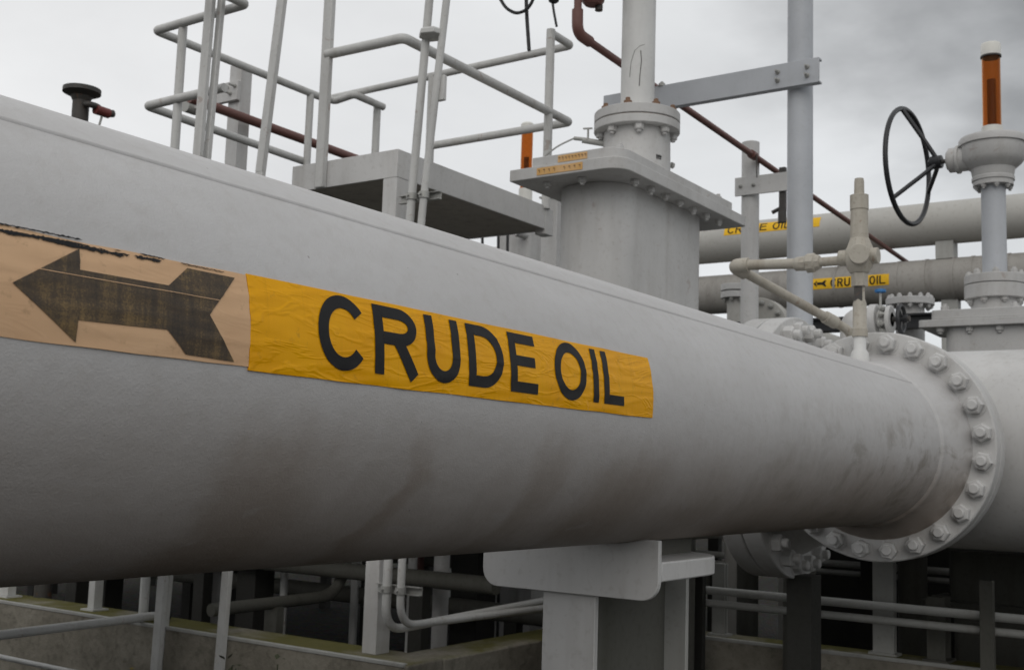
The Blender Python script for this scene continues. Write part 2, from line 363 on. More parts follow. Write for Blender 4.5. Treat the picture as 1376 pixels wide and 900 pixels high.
def thing(name, base, label, cat, group=None):
    o = bpy.data.objects.new(name, None); col.objects.link(o); o.empty_display_size = .1
    o['base'] = tuple(base); o.location = Vector(base) + Vector((0, 0, EYE))
    return tag(o, label, cat, group, 'thing')
_cache = {}
def nut(parent, p, d, r=.024, h=.03, sr=.014, sl=.02, mat='white', name='bolt', spin=None):
    """hex nut with the end of its stud, seated on a face at p, pointing along d"""
    key = (r, h, sr, sl, mat)
    if key not in _cache:
        mb = MB(); z = Vector((0, 0, 1))
        mb.lathe((0,0,-.004), z, [(0, r*1.18), (.007, r*1.18)], 18)
        mb.lathe((0,0,0), z, [(.003, r), (h*.86, r), (h, r*.84)], 6)
        mb.lathe((0,0,0), z, [(h*.9, sr), (h+sl*.8, sr), (h+sl, sr*.8)], 12)
        bm = mb.bm; bmesh.ops.recalc_face_normals(bm, faces=bm.faces)
        me = bpy.data.meshes.new('bolt'); bm.to_mesh(me); bm.free()
        for pl in me.polygons: pl.use_smooth = True
        me.set_sharp_from_angle(angle=R_(30)); me.materials.append(M[mat]); _cache[key] = me
    o = bpy.data.objects.new(name, _cache[key]); col.objects.link(o); o.parent = parent; o['base'] = tuple(parent['base'])
    q = Vector(d).to_track_quat('Z', 'Y') @ Matrix.Rotation(random.uniform(0, 1.05) if spin is None else spin, 4, 'Z').to_quaternion()
    o.rotation_mode = 'QUATERNION'; o.rotation_quaternion = q; o.location = Vector(p) - Vector(parent['base']); o.scale = (1, 1, random.uniform(.88, 1.14))
    return o
def bolt_ring(parent, c, axis, rad, n, d=None, ph=0, **kw):
    c = Vector(c); a = Vector(axis).normalized(); u = a.orthogonal().normalized()
    if abs(a.z) < .5: u = (UP - a*a.z).normalized()
    v = a.cross(u)
    for i in range(n):
        t_ = 2*math.pi*(i+ph)/n
        nut(parent, c + u*(rad*math.cos(t_)) + v*(rad*math.sin(t_)), a if d is None else d, **kw)

GZ = -EYE                                     # ground, camera-relative
# ------------------------------------------------------------------ ground
mb = MB(); s = 900
vsq = [mb.bm.verts.new(q) for q in ((-s,-s,GZ),(s,-s,GZ),(s,s,GZ),(-s,s,GZ))]; mb.bm.faces.new(vsq)
tag(mb.build('ground', 'ground'), kind='structure')
from mathutils import noise as mnoise
# ------------------------------------------------------------------ main pipe with its labels
def cylhit(px, py):
    d = ray(px, py); a = d.y**2 + d.z**2; b = -2*(d.y*PY + d.z*PZ); c = PY**2 + PZ**2 - PR**2
    t_ = (-b - math.sqrt(max(0, b*b - 4*a*c)))/(2*a); q = d*t_
    return q.x, math.atan2(q.z - PZ, -(q.y - PY))
pipe = thing('crude_oil_pipe', (0, PY, PZ), 'huge white painted pipe with the large yellow lettered sticker', 'pipe')
FX = 4.56
mb = MB()
prof = [(-5.0 + .5*i, PR) for i in range(19)] + [(4.335, PR), (4.345, PR+.009), (4.355, PR+.012), (4.366, PR+.009), (4.374, PR+.001), (4.388, PR+.002), (4.40, PR+.006), (4.52, PR+.043), (4.545, PR+.056)]
mb.lathe((0, PY, PZ), (1, 0, 0), [(h, r) for h, r in prof] + [(FX+.004, PR+.064)], 160, False)
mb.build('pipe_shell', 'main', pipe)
MB().hollow((FX, PY, PZ), (1, 0, 0), .074, .4535, PR - .02, 120).build('flange', 'white', pipe, bevel=.006)
MB().hollow((FX+.0743, PY, PZ), (1, 0, 0), .0039, .446, PR, 96).build('gasket', 'rust', pipe)
mb = MB(); th = R_(48.6)
for k in range(2):
    pass
pts = [V(-4.9 + .1*i, PY - (PR-.0035)*math.cos(th), PZ + (PR-.0035)*math.sin(th) + .0004*math.sin(i*2.1)) for i in range(94)]
mb.tube(pts, .0065, 10).build('weld_seam', 'main', pipe)
bolt_ring(pipe, (FX, PY, PZ), (-1, 0, 0), .4085, 24, ph=.5, r=.036, h=.038, sr=.0195, sl=.02)
nut(pipe, (4.44, PY + .05, PZ + PR + .015), (0, 0, 1), r=.02, h=.025, sr=.01, sl=.005)

def wrinkle(x, th_):
    n = mnoise.noise(Vector((x*4 + th_*2, th_*13 - x*3, 1.7))); m = mnoise.noise(Vector((x*11, th_*9, 5.1)))
    return .0009*max(0, 1 - abs(n)*4) + .0006*(m*.5 + .5)
class CylMap:
    """maps (u, v) metres on an unrolled pipe to space"""
    def __init__(self, c, axis, face, r, flat=False): self.c, self.a, self.f, self.r, self.flat = Vector(c), Vector(axis), Vector(face), r, flat
    def __call__(self, u, v, h=0.0):
        t_ = v/self.r; w = 0 if self.flat else wrinkle(u, t_)
        return self.c + self.a*u + (self.f*math.cos(t_) + UP*math.sin(t_))*(self.r + h + w)
def patch(mp_, u0, u1, v0, v1, nu, nv, h, jag=0.0, rim=True):
    mb = MB(); g = []
    for i in range(nu+1):
        rowv = []
        for j in range(nv+1):
            u = u0 + (u1-u0)*i/nu; v = v0 + (v1-v0)*j/nv
            if j in (0, nv): v += jag*mnoise.noise(Vector((u*9, j, 3)))
            if i in (0, nu): u += jag*mnoise.noise(Vector((v*30, i, 8)))
            rowv.append((u, v))
        g.append(rowv)
    vt = [[mb.bm.verts.new(mp_(*q, h)) for q in rw] for rw in g]
    for i in range(nu):
        for j in range(nv): mb.bm.faces.new((vt[i][j], vt[i+1][j], vt[i+1][j+1], vt[i][j+1]))
    if rim:
        loop = [(i, 0) for i in range(nu)] + [(nu, j) for j in range(nv)] + [(i, nv) for i in range(nu, 0, -1)] + [(0, j) for j in range(nv, 0, -1)]
        low = [mb.bm.verts.new(mp_(*g[i][j], -.003)) for i, j in loop]
        for k in range(len(loop)):
            a, b = loop[k], loop[(k+1) % len(loop)]
            mb.bm.faces.new((vt[a[0]][a[1]], low[k], low[(k+1) % len(loop)], vt[b[0]][b[1]]))
    return mb
def letter_strips(ch, w, hgt, s):
    """list of strips (pairs of left/right points) for one capital in a box w x hgt, stroke s"""
    S = []
    def bar(x0, y0, x1, y1, wd, n=8):
        d = Vector((x1-x0, y1-y0)); nrm = Vector((-d.y, d.x)).normalized()*wd/2
        S.append([((x0 + d.x*i/n + nrm.x, y0 + d.y*i/n + nrm.y), (x0 + d.x*i/n - nrm.x, y0 + d.y*i/n - nrm.y)) for i in range(n+1)])
    def arc(cx_, cy_, rx, ry, a0, a1, n=40):
        st = []
        for i in range(n+1):
            t_ = R_(a0 + (a1-a0)*i/n); c, q = math.cos(t_), math.sin(t_)
            st.append(((cx_ + rx*c, cy_ + ry*q), (cx_ + (rx-s)*c, cy_ + (ry-s*.92)*q)))
        S.append(st)
    if ch == 'C': arc(w/2 + .002, hgt/2, w/2 + .002, hgt/2 + .002, 38, 322)
    if ch == 'O': arc(w/2, hgt/2, w/2, hgt/2 + .002, 0, 360, 56)
    if ch == 'I': bar(w/2, 0, w/2, hgt, s)
    if ch == 'L': bar(s/2, 0, s/2, hgt, s); bar(s, s*.45, w, s*.45, s*.9)
    if ch == 'E':
        bar(s/2, 0, s/2, hgt, s); bar(s, s*.45, w, s*.45, s*.9); bar(s, hgt - s*.45, w*.96, hgt - s*.45, s*.9); bar(s, hgt*.53, w*.92, hgt*.53, s*.88)
    if ch == 'D': bar(s/2, 0, s/2, hgt, s); bar(s, s*.45, w*.42, s*.45, s*.9); bar(s, hgt - s*.45, w*.42, hgt - s*.45, s*.9); arc(w*.42, hgt/2, w*.58, hgt/2, -90, 90)
    if ch == 'U': bar(s/2, w*.46, s/2, hgt, s); bar(w - s/2, w*.46, w - s/2, hgt, s); arc(w/2, w*.46, w/2, w*.46 + .001, 180, 360)
    if ch == 'R':
        bar(s/2, 0, s/2, hgt, s); yb = hgt*.44; bar(s, hgt - s*.45, w*.58, hgt - s*.45, s*.9); bar(s, yb + s*.45, w*.58, yb + s*.45, s*.9)
        arc(w*.58, (hgt + yb)/2, w*.38, (hgt - yb)/2, -90, 90, 24); bar(w*.50, yb + s*.5, w - s*.5, 0, s*1.08)
    return S
def letter(parent, mp_, ch, u, v, w, hgt, s, h, mat='ink', flip=1):
    mb = MB()
    for st in letter_strips(ch, w, hgt, s):
        pv = None
        for (a, b) in st:
            row = []
            for k in range(4):
                t_ = k/3; row.append(mb.bm.verts.new(mp_(u + flip*(a[0]*(1-t_) + b[0]*t_), v + a[1]*(1-t_) + b[1]*t_, h)))
            if pv:
                for k in range(3): mb.bm.faces.new((pv[k], pv[k+1], row[k+1], row[k]))
            pv = row
    return mb.build('letter', mat, parent)
MAIN = CylMap((0, PY, PZ), (1, 0, 0), (0, -1, 0), PR)
A_ = lambda deg: R_(deg)*PR
ylab = patch(MAIN, .970, 2.050, A_(-5.15), A_(17.9), 190, 34, .0012, .0012).build('yellow_sticker', 'yellow', pipe)
tag(ylab, 'yellow sticker printed with black capitals reading crude oil')
for ch, u0, u1 in (('C', 1.089, 1.184), ('R', 1.202, 1.300), ('U', 1.319, 1.402), ('D', 1.424, 1.520), ('E', 1.540, 1.622), ('O', 1.678, 1.786), ('I', 1.805, 1.835), ('L', 1.850, 1.926)):
    letter(ylab, MAIN, ch, u0, A_(-2.0), u1-u0, A_(18.7), .0196, .0024)
tan = patch(MAIN, .42, .9695, A_(-4.4), A_(17.3), 70, 24, .0010, .0028).build('tan_sticker', 'tan', pipe)
tag(tan, 'sun faded tan sticker with a worn black arrow')
# arrow
poly = [cylhit(*q) for q in ((15,380),(105,335),(106,363),(225,384),(250,361),(314,374),(280,423),(313,486),(248,476),(223,443),(103,430),(100,460))]
bm = bmesh.new(); f = bm.faces.new([bm.verts.new((x, t_*PR, 0)) for x, t_ in poly]); bmesh.ops.triangulate(bm, faces=[f])
for k in range(-4, 30): bmesh.ops.bisect_plane(bm, geom=bm.verts[:]+bm.edges[:]+bm.faces[:], plane_co=(0, k*.004, 0), plane_no=(0, 1, 0))
for k in range(60): bmesh.ops.bisect_plane(bm, geom=bm.verts[:]+bm.edges[:]+bm.faces[:], plane_co=(.6+k*.01, 0, 0), plane_no=(1, 0, 0))
for v_ in bm.verts: v_.co = MAIN(v_.co.x, v_.co.y, .0019)
mb = MB(); mb.bm.free(); mb.bm = bm; mb.build('arrow', 'worn_ink', tan)
# light scratch across the arrow
(xa, ta), (xb, tb) = cylhit(46, 361), cylhit(293, 404); mb = MB(); pv = None
for i in range(41):
    k = i/40; u = xa + (xb-xa)*k; v = (ta + (tb-ta)*k)*PR; row = [mb.bm.verts.new(MAIN(u, v+dv_, .0026)) for dv_ in (-.0004, .0004)]
    if pv: mb.bm.faces.new((pv[0], pv[1], row[1], row[0]))
    pv = row
mb.build('scratch', 'tan', tan)
# torn black remains along the upper edge of the tan sticker
mb = MB()
def shred(u0, u1, v0, thick, slope=0.0):
    n = max(3, int((u1-u0)/.002)); pv = None
    for i in range(n+1):
        u = u0 + (u1-u0)*i/n; e = min(1, i/2, (n-i)/2); v = v0 + slope*(u-u0) + .0012*mnoise.noise(Vector((u*260, v0*900, 2)))
        tk = thick*e*(.45 + 1.1*abs(mnoise.noise(Vector((u*330, 7, v0*700)))))
        row = [mb.bm.verts.new(MAIN(u, v - tk, .0024)), mb.bm.verts.new(MAIN(u, v + tk*.6, .0024))]
        if pv: mb.bm.faces.new((pv[0], pv[1], row[1], row[0]))
        pv = row
e_ = [cylhit(*q) for q in ((0, 309), (20, 308), (110, 331), (165, 343), (178, 343), (215, 350), (240, 354), (300, 366))]
E = [(u, t_*PR) for u, t_ in e_]
shred(.45, E[2][0], E[1][1]-.001, .0016, .012); shred(E[1][0]-.04, E[2][0], E[1][1]-.0065, .0030, .03)
shred(E[2][0]-.05, E[3][0], E[2][1]-.002, .0026); shred(E[4][0], E[5][0], E[5][1]-.002, .0030); shred(E[4][0]+.008, E[5][0]+.006, E[5][1]+.002, .0013); shred(E[6][0], E[7][0], E[6][1]-.0004, .0009)
for k in range(16): u = random.uniform(.46, E[3][0]); shred(u, u + random.uniform(.008, .03), E[1][1] - random.uniform(0, .009), random.uniform(.0006, .002), .02)
tag(mb.build('torn_backing', 'ink', tan), kind='stuff')

# saddle support
sup = thing('pipe_support', (2.68, 1.46, GZ), 'white steel saddle support with rounded plate under the lettered pipe', 'support')
SPX = 2.42
def pipe_under(y): return PZ - math.sqrt(max(0, (PR+.001)**2 - (y-PY)**2)) if abs(y-PY) < PR else PZ
yl, yr = onX(648, 785, SPX).y, onX(885, 760, SPX).y; zl = onX(764, 797, SPX).z
pts = []
rc_ = .045
for (cy_, a0) in ((yl-rc_, 0), (yr+rc_, -90)):
    for i in range(7): t_ = R_(a0 - 90*i/6); pts.append((SPX, cy_ + rc_*math.cos(t_), zl + rc_ + rc_*math.sin(t_)))
for i in range(13):
    y = yr + (yl-yr)*i/12; pts.append((SPX, y, min(-.155, pipe_under(y)) if y < 1.5 else -.166))
MB().prism(pts, (.016, 0, 0)).build('saddle_plate', 'white', sup, bevel=.002)
ca_, cb2 = onX(730, 830, SPX+.02).y, onX(800, 830, SPX+.02).y; XE = SPX + .54
MB().box((SPX+.017, cb2, zl+.02), (SPX+.035, ca_, GZ+.02)).build('column_flange', 'white', sup, bevel=.002)
MB().box((SPX+.035, (ca_+cb2)/2-.009, zl+.02), (XE-.018, (ca_+cb2)/2+.009, GZ+.02)).build('web', 'shade_grey', sup)  # web coloured darker to stand for shade in the recess
MB().box((XE-.018, cb2, zl+.02), (XE, ca_, GZ+.02)).build('column_flange', 'grey', sup, bevel=.002)
MB().box((SPX-.06, cb2-.12, GZ), (XE+.07, ca_+.12, GZ+.019)).build('base_plate', 'grey', sup)
zu = -.205; rr_ = .16; XL = XE - .10
lug = [(SPX+.0165, yl-.02), (SPX+.0165, yr)] + [(XL-rr_ + rr_*math.sin(R_(a)), yr+rr_ - rr_*math.cos(R_(a))) for a in range(0, 91, 10)] + [(XL, yl-.02)]
MB().prism([(x, y, zu-.046) for x, y in lug], (0, 0, .046)).build('lug_plate', 'white', sup, bevel=.004)
MB().box((SPX+.0165, PY-.03, zu), (SPX+.40, PY+.03, PZ-PR+.004)).build('wear_block', 'shade_grey', sup)
MB().box((SPX-.01, yl-.05, -.166), (SPX+.10, yl+.035, -.158)).build('wear_plate', 'white', sup)

# ------------------------------------------------------------------ header pipe that the main pipe joins
HX, HZ, HR = 5.30, 0.15, 0.432
head = thing('header_pipe', (HX, 0, HZ), 'wide grey header barrel behind the round bolted flange of the lettered pipe', 'pipe')
MB().cyl((HX, -3.2, HZ), (HX, 2.0, HZ), HR, 96).build('barrel', 'white', head)
MB().hollow((FX+.0785, PY, PZ), (1, 0, 0), .074, .4535, PR-.02, 96).build('branch_flange', 'white', head, bevel=.006)
MB().lathe((FX+.15, PY, PZ), (1, 0, 0), [(0, .37), (.05, .34), (.12, .33), (.45, .33)], 72, False).build('branch_neck', 'white', head)
MB().lathe((HX, 1.80, HZ), (0, 1, 0), [(0, HR-.004), (.05, HR+.03), (.12, HR+.07), (.139, HR+.08)], 72, False).build('flange_hub', 'white', head)
MB().hollow((HX, 1.94, HZ), (0, 1, 0), .095, .62, HR-.05, 96).build('flange', 'white', head, bevel=.006)
bolt_ring(head, (HX, 1.94, HZ), (0, -1, 0), .555, 24, ph=.5, r=.042, h=.046, sr=.023, sl=.03)
bolt_ring(head, (FX+.1525, PY, PZ), (1, 0, 0), .4085, 24, ph=.5, r=.036, h=.038, sr=.0195, sl=.02)
MB().box((HX-.07, 1.86, HZ-.62+.02), (HX+.07, 1.98, GZ)).build('pedestal', 'shade_steel', head, bevel=.004)
MB().box((HX-.12, -2.2, HZ-HR+.02), (HX+.12, -2.0, GZ)).build('pedestal', 'shade_grey', head, bevel=.004)

# ------------------------------------------------------------------ big slab gate valve behind the main pipe
VX, VY = 5.31, 2.86
val = thing('gate_valve', (VX, VY, GZ), 'tall white gate valve with oblong bonnet plate and vertical stem tube', 'valve')
MB().lathe((HX, 2.13, HZ), (0, 1, 0), [(0, HR+.07), (.08, HR+.05), (.2, HR+.02), (.55, HR+.06), (.95, HR+.02), (1.2, HR+.05), (1.28, HR+.07)], 72).build('body', 'valve', val)
MB().hollow((HX, 2.041, HZ), (0, 1, 0), .094, .62, HR-.05, 96).build('flange', 'valve', val, bevel=.006)
MB().hollow((HX, 3.41, HZ), (0, 1, 0), .094, .62, HR-.05, 96).build('flange', 'valve', val, bevel=.006)
MB().cyl((HX, 3.509, HZ), (HX, 3.585, HZ), .62, 72).build('blind_flange', 'valve', val, bevel=.006)
MB().rbox((4.74, 2.65, .35), (5.80, 3.05, 1.418), .17, 10).build('bonnet_box', 'valve', val)
MB().plate(4.555, 6.03, 2.53, 3.165, 1.419, 1.478, .10).build('lower_plate', 'valve', val, bevel=.004)
MB().plate(4.575, 5.88, 2.55, 3.045, 1.4795, 1.530, .10).build('upper_plate', 'valve', val, bevel=.004)
MB().rbox((4.74, 2.65, GZ), (5.80, 3.05, -.30), .17, 10).build('lower_box', 'shade_grey', val)  # valve base in darkened grey, shade painted in
for i in range(7): nut(val, (4.80 + i*.165, 2.59, 1.419), (0, 0, -1), r=.021, h=.024, sr=.012, sl=.012, mat='valve')
for i in range(2): nut(val, (4.65, 2.80 + i*.2, 1.419), (0, 0, -1), r=.021, h=.024, sr=.012, sl=.012, mat='valve')
for i in range(7): nut(val, (5.08 + i*.12 if i > 2 else 4.66 + i*.12, 2.60, 1.530), (0, 0, 1), r=.022, h=.022, sr=.012, sl=.012, mat='valve') if i in (0, 6) else None
MB().lathe((VX, VY, 1.529), UP, [(0, .20), (.02, .185), (.30, .18)], 56).build('neck', 'valve', val)
MB().cyl((VX, VY, 1.822), (VX, VY, 1.868), .232, 64).build('flange', 'valve', val, bevel=.004)
MB().cyl((VX, VY, 1.873), (VX, VY, 1.925), .232, 64).build('flange', 'valve', val, bevel=.004)
MB().cyl((VX, VY, 1.8675), (VX, VY, 1.8735), .222, 48).build('gasket', 'rust', val)
bolt_ring(val, (VX, VY, 1.925), (0, 0, 1), .195, 8, ph=.3, r=.022, h=.022, sr=.013, sl=.015, mat='rust')
bolt_ring(val, (VX, VY, 1.822), (0, 0, -1), .195, 8, ph=.3, r=.026, h=.03, sr=.013, sl=.012, mat='valve')
MB().cyl((VX, VY, 1.925), (VX, VY, 4.6), .0915, 40).build('stem_tube', 'white_clean', val)
MB().lathe((VX, VY, 4.6), UP, [(0, .0915), (.03, .1), (.08, .1), (.1, .06)], 32).build('tube_cap', 'white_clean', val)
mb = MB()
for k in range(4):
    a_ = math.atan2(-VY, -VX) + .62 + k*.05; c_ = V(VX + .1835*math.cos(a_), VY + .1835*math.sin(a_), 1.655); t_ = V(-math.sin(a_), math.cos(a_), 0)
    mb.bar(c_ - UP*.013, c_ + UP*(.011 if k % 2 else .013), .0045, .002, t_); mb.bar(c_ - t_*.004 + UP*.006, c_ + t_*.007 + UP*.004, .0045, .002, UP)
mb.build('stencil_mark', 'ink', val)
# grease fitting with a thin line and a bleed screw
q = onX(790, 188, VX - .15)
MB().cyl(q + V(.06, -.08, -.02), q + V(-.01, .03, .0), .016, 10).cyl(q, q + V(-.03, .07, .01), .011, 8).bar(q + V(0, .0, .0), q + V(0, 0, .06), .008, .008, (1, 0, 0)).bar(q + V(0, -.025, .06), q + V(0, .03, .066), .008, .01, (0, 0, 1)).build('grease_fitting', 'galv', val)
MB().tube([q + V(-.03, .07, .01), q + V(-.06, .16, -.03), q + V(-.09, .24, -.10), V(4.70, 3.02, 1.528)], .005, 8, .05).build('grease_line', 'galv', val)
q = Vector((VX+.165, VY-.085, 1.69)); MB().cyl(q, q + V(.04, -.02, -.004), .012, 8).cyl(q + V(.04, -.02, -.004), q + V(.055, -.028, -.006), .017, 6).build('bleed_screw', 'galv', val)
for (a, b, xx, zz_, zh) in ((750, 789, 4.5735, 1.5045, .034), (722, 783, 4.5535, 1.449, .036)):
    y0, y1 = onX(a, 210, xx).y, onX(b, 210, xx).y
    pl = MB().box((xx-.0015, y0, zz_-zh/2), (xx+.001, y1, zz_+zh/2)).build('tag_label', 'orange_tag', val)
    mb = MB(); n = 9
    for k in range(n):
        if zh > .035 and 3 < k < 5: continue
        yk = y0 + (y1-y0)*(k+.5)/n; hh = random.uniform(.006, .009); mb.box((xx-.003, yk-.004, zz_-hh), (xx-.0017, yk-.0025, zz_+hh)); mb.box((xx-.003, yk-.002, zz_+hh-.004), (xx-.0017, yk+.005, zz_+hh))
    mb.build('faded_print', 'rust', pl)
mb = MB(); r_ = .0921
def ontube(px, py):
    d = ray(px, py); ox, oy = -VX, -VY; a = d.x**2 + d.y**2; b = 2*(d.x*ox + d.y*oy); c = ox*ox + oy*oy - r_**2; t_ = (-b - math.sqrt(b*b - 4*a*c))/(2*a); return d*t_
mb.tube([ontube(*p_) for p_ in ((846, 104), (848, 84), (853, 68), (860, 62), (866, 60))], .0012, 6)
mb.tube([ontube(*p_) for p_ in ((859, 116), (860, 100), (862, 82), (861, 68))], .0022, 6).build('scrape_mark', 'dark', val)

# ------------------------------------------------------------------ gate valve with gearbox and black handwheel
WX, WY = 7.40, 1.468
hv = thing('gate_valve', (WX, WY, GZ), 'white gate valve with gearbox, amber stem tube and black handwheel', 'valve')
MB().rbox((7.17, 1.12, .2), (7.63, 1.72, .938), .07).build('bonnet_box', 'valve', hv)
MB().rbox((7.17, 1.12, -.69), (7.63, 1.72, .199), .07).build('lower_box', 'shade_grey', hv)  # lower half of the box split off and darkened as shade
MB().rbox((7.12, 1.02, .939), (7.68, 1.862, .985), .03).build('lower_plate', 'valve', hv, bevel=.004)
MB().rbox((7.14, 1.05, .987), (7.66, 1.79, 1.045), .03).build('upper_plate', 'valve', hv, bevel=.004)
MB().rbox((7.12, 1.0, -.745), (7.68, 1.862, -.691), .03).build('foot_plate', 'shade_grey', hv, bevel=.004)
MB().rbox((7.2, 1.2, GZ), (7.6, 1.7, -.746), .05).build('foot', 'shade_grey', hv)
for i in range(4): nut(hv, (7.165, 1.74 - i*.17, .939), (0, 0, -1), r=.024, h=.028, sr=.013, sl=.012, mat='valve')
for i in range(2): nut(hv, (7.2, 1.72 - i*.4, 1.045), (0, 0, 1), r=.024, h=.028, sr=.013, sl=.012, mat='valve')
MB().lathe((WX, WY, 1.044), UP, [(0, .155), (.015, .14), (.085, .14)], 40).build('neck', 'valve', hv)
MB().cyl((WX, WY, 1.128), (WX, WY, 1.215), .178, 56).build('flange', 'valve', hv, bevel=.004)
MB().cyl((WX, WY, 1.219), (WX, WY, 1.275), .178, 56).build('flange', 'valve', hv, bevel=.004)
bolt_ring(hv, (WX, WY, 1.128), (0, 0, -1), .148, 8, ph=.3, r=.022, h=.025, sr=.012, sl=.01, mat='valve')
bolt_ring(hv, (WX, WY, 1.275), (0, 0, 1), .148, 8, ph=.3, r=.022, h=.025, sr=.012, sl=.01, mat='valve')
MB().cyl((WX, WY, 1.275), (WX, WY, 1.85), .072, 36).build('yoke_tube', 'grey_blue', hv)
MB().lathe((WX, WY, 1.842), UP, [(0, .118), (.03, .118), (.032, .125), (.055, .125), (.058, .12), (.11, .13)], 40).build('gearbox_neck', 'valve', hv, bevel=.002)
bolt_ring(hv, (WX, WY, 1.842), (0, 0, -1), .098, 8, ph=.5, r=.017, h=.016, sr=.009, sl=.01, mat='valve')
gb = MB().lathe((WX, WY, 1.95), UP, [(0, .13), (.03, .165), (.06, .188), (.15, .188), (.152, .2), (.185, .2), (.20, .19), (.222, .12), (.226, .07)], 64).build('gearbox', 'valve', hv)
MB().cyl((WX-.02, WY+.12, 2.035), (WX-.02, WY+.255, 2.035), .078, 32).cyl((WX-.02, WY+.255, 2.035), (WX-.02, WY+.268, 2.035), .06, 24).build('input_housing', 'valve', hv, bevel=.003)
MB().cyl((WX-.02, WY+.19, 2.035), (WX-.02, WY+.21, 2.035), .09, 32).build('housing_rim', 'valve', hv, bevel=.003)
MB().cyl((WX-.02, WY+.26, 2.035), (WX-.02, WY+.34, 2.035), .014, 12).build('shaft', 'dark', hv)
am = MB().hollow((WX, WY, 2.20), UP, .50, .055, .051, 40).build('stem_cover', 'amber', hv)
MB().cyl((WX, WY, 2.17), (WX, WY, 2.225), .062, 40).build('stem_collar', 'white_cap', hv, bevel=.003)
MB().lathe((WX, WY, 2.685), UP, [(0, .060), (.07, .060), (.08, .055), (.083, .045)], 40).build('stem_cap', 'white_cap', hv)
MB().cyl((WX, WY, 2.675), (WX, WY, 2.685), .0625, 40).build('cap_ring', 'dark', hv)
MB().cyl((WX, WY, 2.17), (WX, WY, 2.53), .026, 20).build('stem', 'rust', hv)
# handwheel: dished, three spokes
wh = Vector((WX-.02, WY+.33, 2.035)); ax = Vector((.10, .995, 0)).normalized()
rimc = wh + ax*.19; RW = .375; u_ = Vector((0, 0, 1)); v_ = ax.cross(u_)
mb = MB(); seg, ms = 72, 12; rings = []
for i in range(seg):
    t_ = 2*math.pi*i/seg; rad = u_*math.cos(t_) + v_*math.sin(t_); c = rimc + rad*RW
    rings.append([mb.bm.verts.new(c + rad*(.0165*math.cos(2*math.pi*k/ms)) + ax*(.0165*math.sin(2*math.pi*k/ms))) for k in range(ms)])
for i in range(seg): mb.skin(rings[i], rings[(i+1) % seg])
whl = mb.build('handwheel', 'black', hv)
MB().cyl(wh - ax*.03, wh + ax*.04, .042, 24).cyl(wh + ax*.04, wh + ax*.055, .026, 6).build('hub', 'black', whl, bevel=.004)
for a in (-15, 105, 225):
    rad = u_*math.cos(R_(a)) + v_*math.sin(R_(a)); MB().tube([wh + rad*.02, wh + ax*.05 + rad*.12, rimc + rad*RW], .0145, 10, .05).build('spoke', 'black', whl)

# ------------------------------------------------------------------ relief valve standing at the pipe end
RX, RY = 4.42, 1.377
zpx = lambda y: .593 + (440 - y)*.00299
rv = thing('relief_valve', (RX, RY, PZ+PR), 'beige dirty relief valve with bent outlet pipe on top of the lettered pipe', 'valve')
MB().lathe((RX, RY, PZ+PR-.02), UP, [(0, .036), (.07, .034), (.085, .024), (.19, .0235)], 28).build('riser', 'white_clean', rv)
MB().lathe((RX, RY, zpx(452)), UP, [(0, .030), (.03, .031), (.035, .027), (.13, .026), (.15, .020), (.2, .019)], 28).build('nipple', 'beige', rv)
MB().box((RX-.021, RY-.016, zpx(405)), (RX-.017, RY+.016, zpx(385))).build('name_plate', 'dark', rv)
MB().lathe((RX, RY, zpx(386)), UP, [(0, .033), (.07, .033)], 6).build('hex_nut', 'beige', rv, bevel=.003)
MB().lathe((RX, RY, zpx(368)), UP, [(0, .036), (.02, .050), (.045, .058), (.09, .058), (.12, .045), (.14, .038)], 8).cyl((RX-.07, RY-.02, zpx(346)), (RX, RY, zpx(346)), .040, 24).cyl((RX, RY-.075, zpx(346)), (RX, RY+.08, zpx(346)), .032, 24).build('valve_body', 'beige', rv, bevel=.003)
MB().lathe((RX, RY, zpx(330)), UP, [(0, .036), (.14, .033), (.142, .036), (.20, .036), (.205, .02)], 32).build('spring_bonnet', 'beige', rv)
MB().lathe((RX, RY, zpx(268)), UP, [(0, .020), (.07, .019), (.083, .017)], 24).build('cap', 'beige', rv)
zo = zpx(349); el = V(RX, 1.911, .878)
MB().cyl((RX, RY+.06, zo), (RX, 1.55, zo), .019, 24).build('outlet_nipple', 'beige', rv)
MB().lathe((RX, 1.535, zo), (0, 1, 0), [(0, .027), (.02, .034), (.022, .040), (.055, .040), (.057, .031), (.10, .029), (.11, .022)], 8).build('union', 'beige', rv, bevel=.003)
end = onX(1145, 446, 5.0)
MB().tube([V(RX, 1.60, zo), el + V(0, -.045, 0)], .0215, 20).build('outlet_pipe', 'beige', rv)
dd = (end - el).normalized()
MB().tube([el + V(0, -.07, 0), el, el + dd*.07], .030, 20, .06).build('elbow', 'beige', rv)
MB().tube([el + dd*.05, end, end + V(.0, .0, -.25)], .0205, 20, .05).build('drop_pipe', 'beige', rv)
mid = onX(1112, 428, 4.42); k = (end-el).length*.76
MB().cyl(el + dd*k, el + dd*(k+.07), .028, 20).build('coupling', 'beige', rv, bevel=.003)

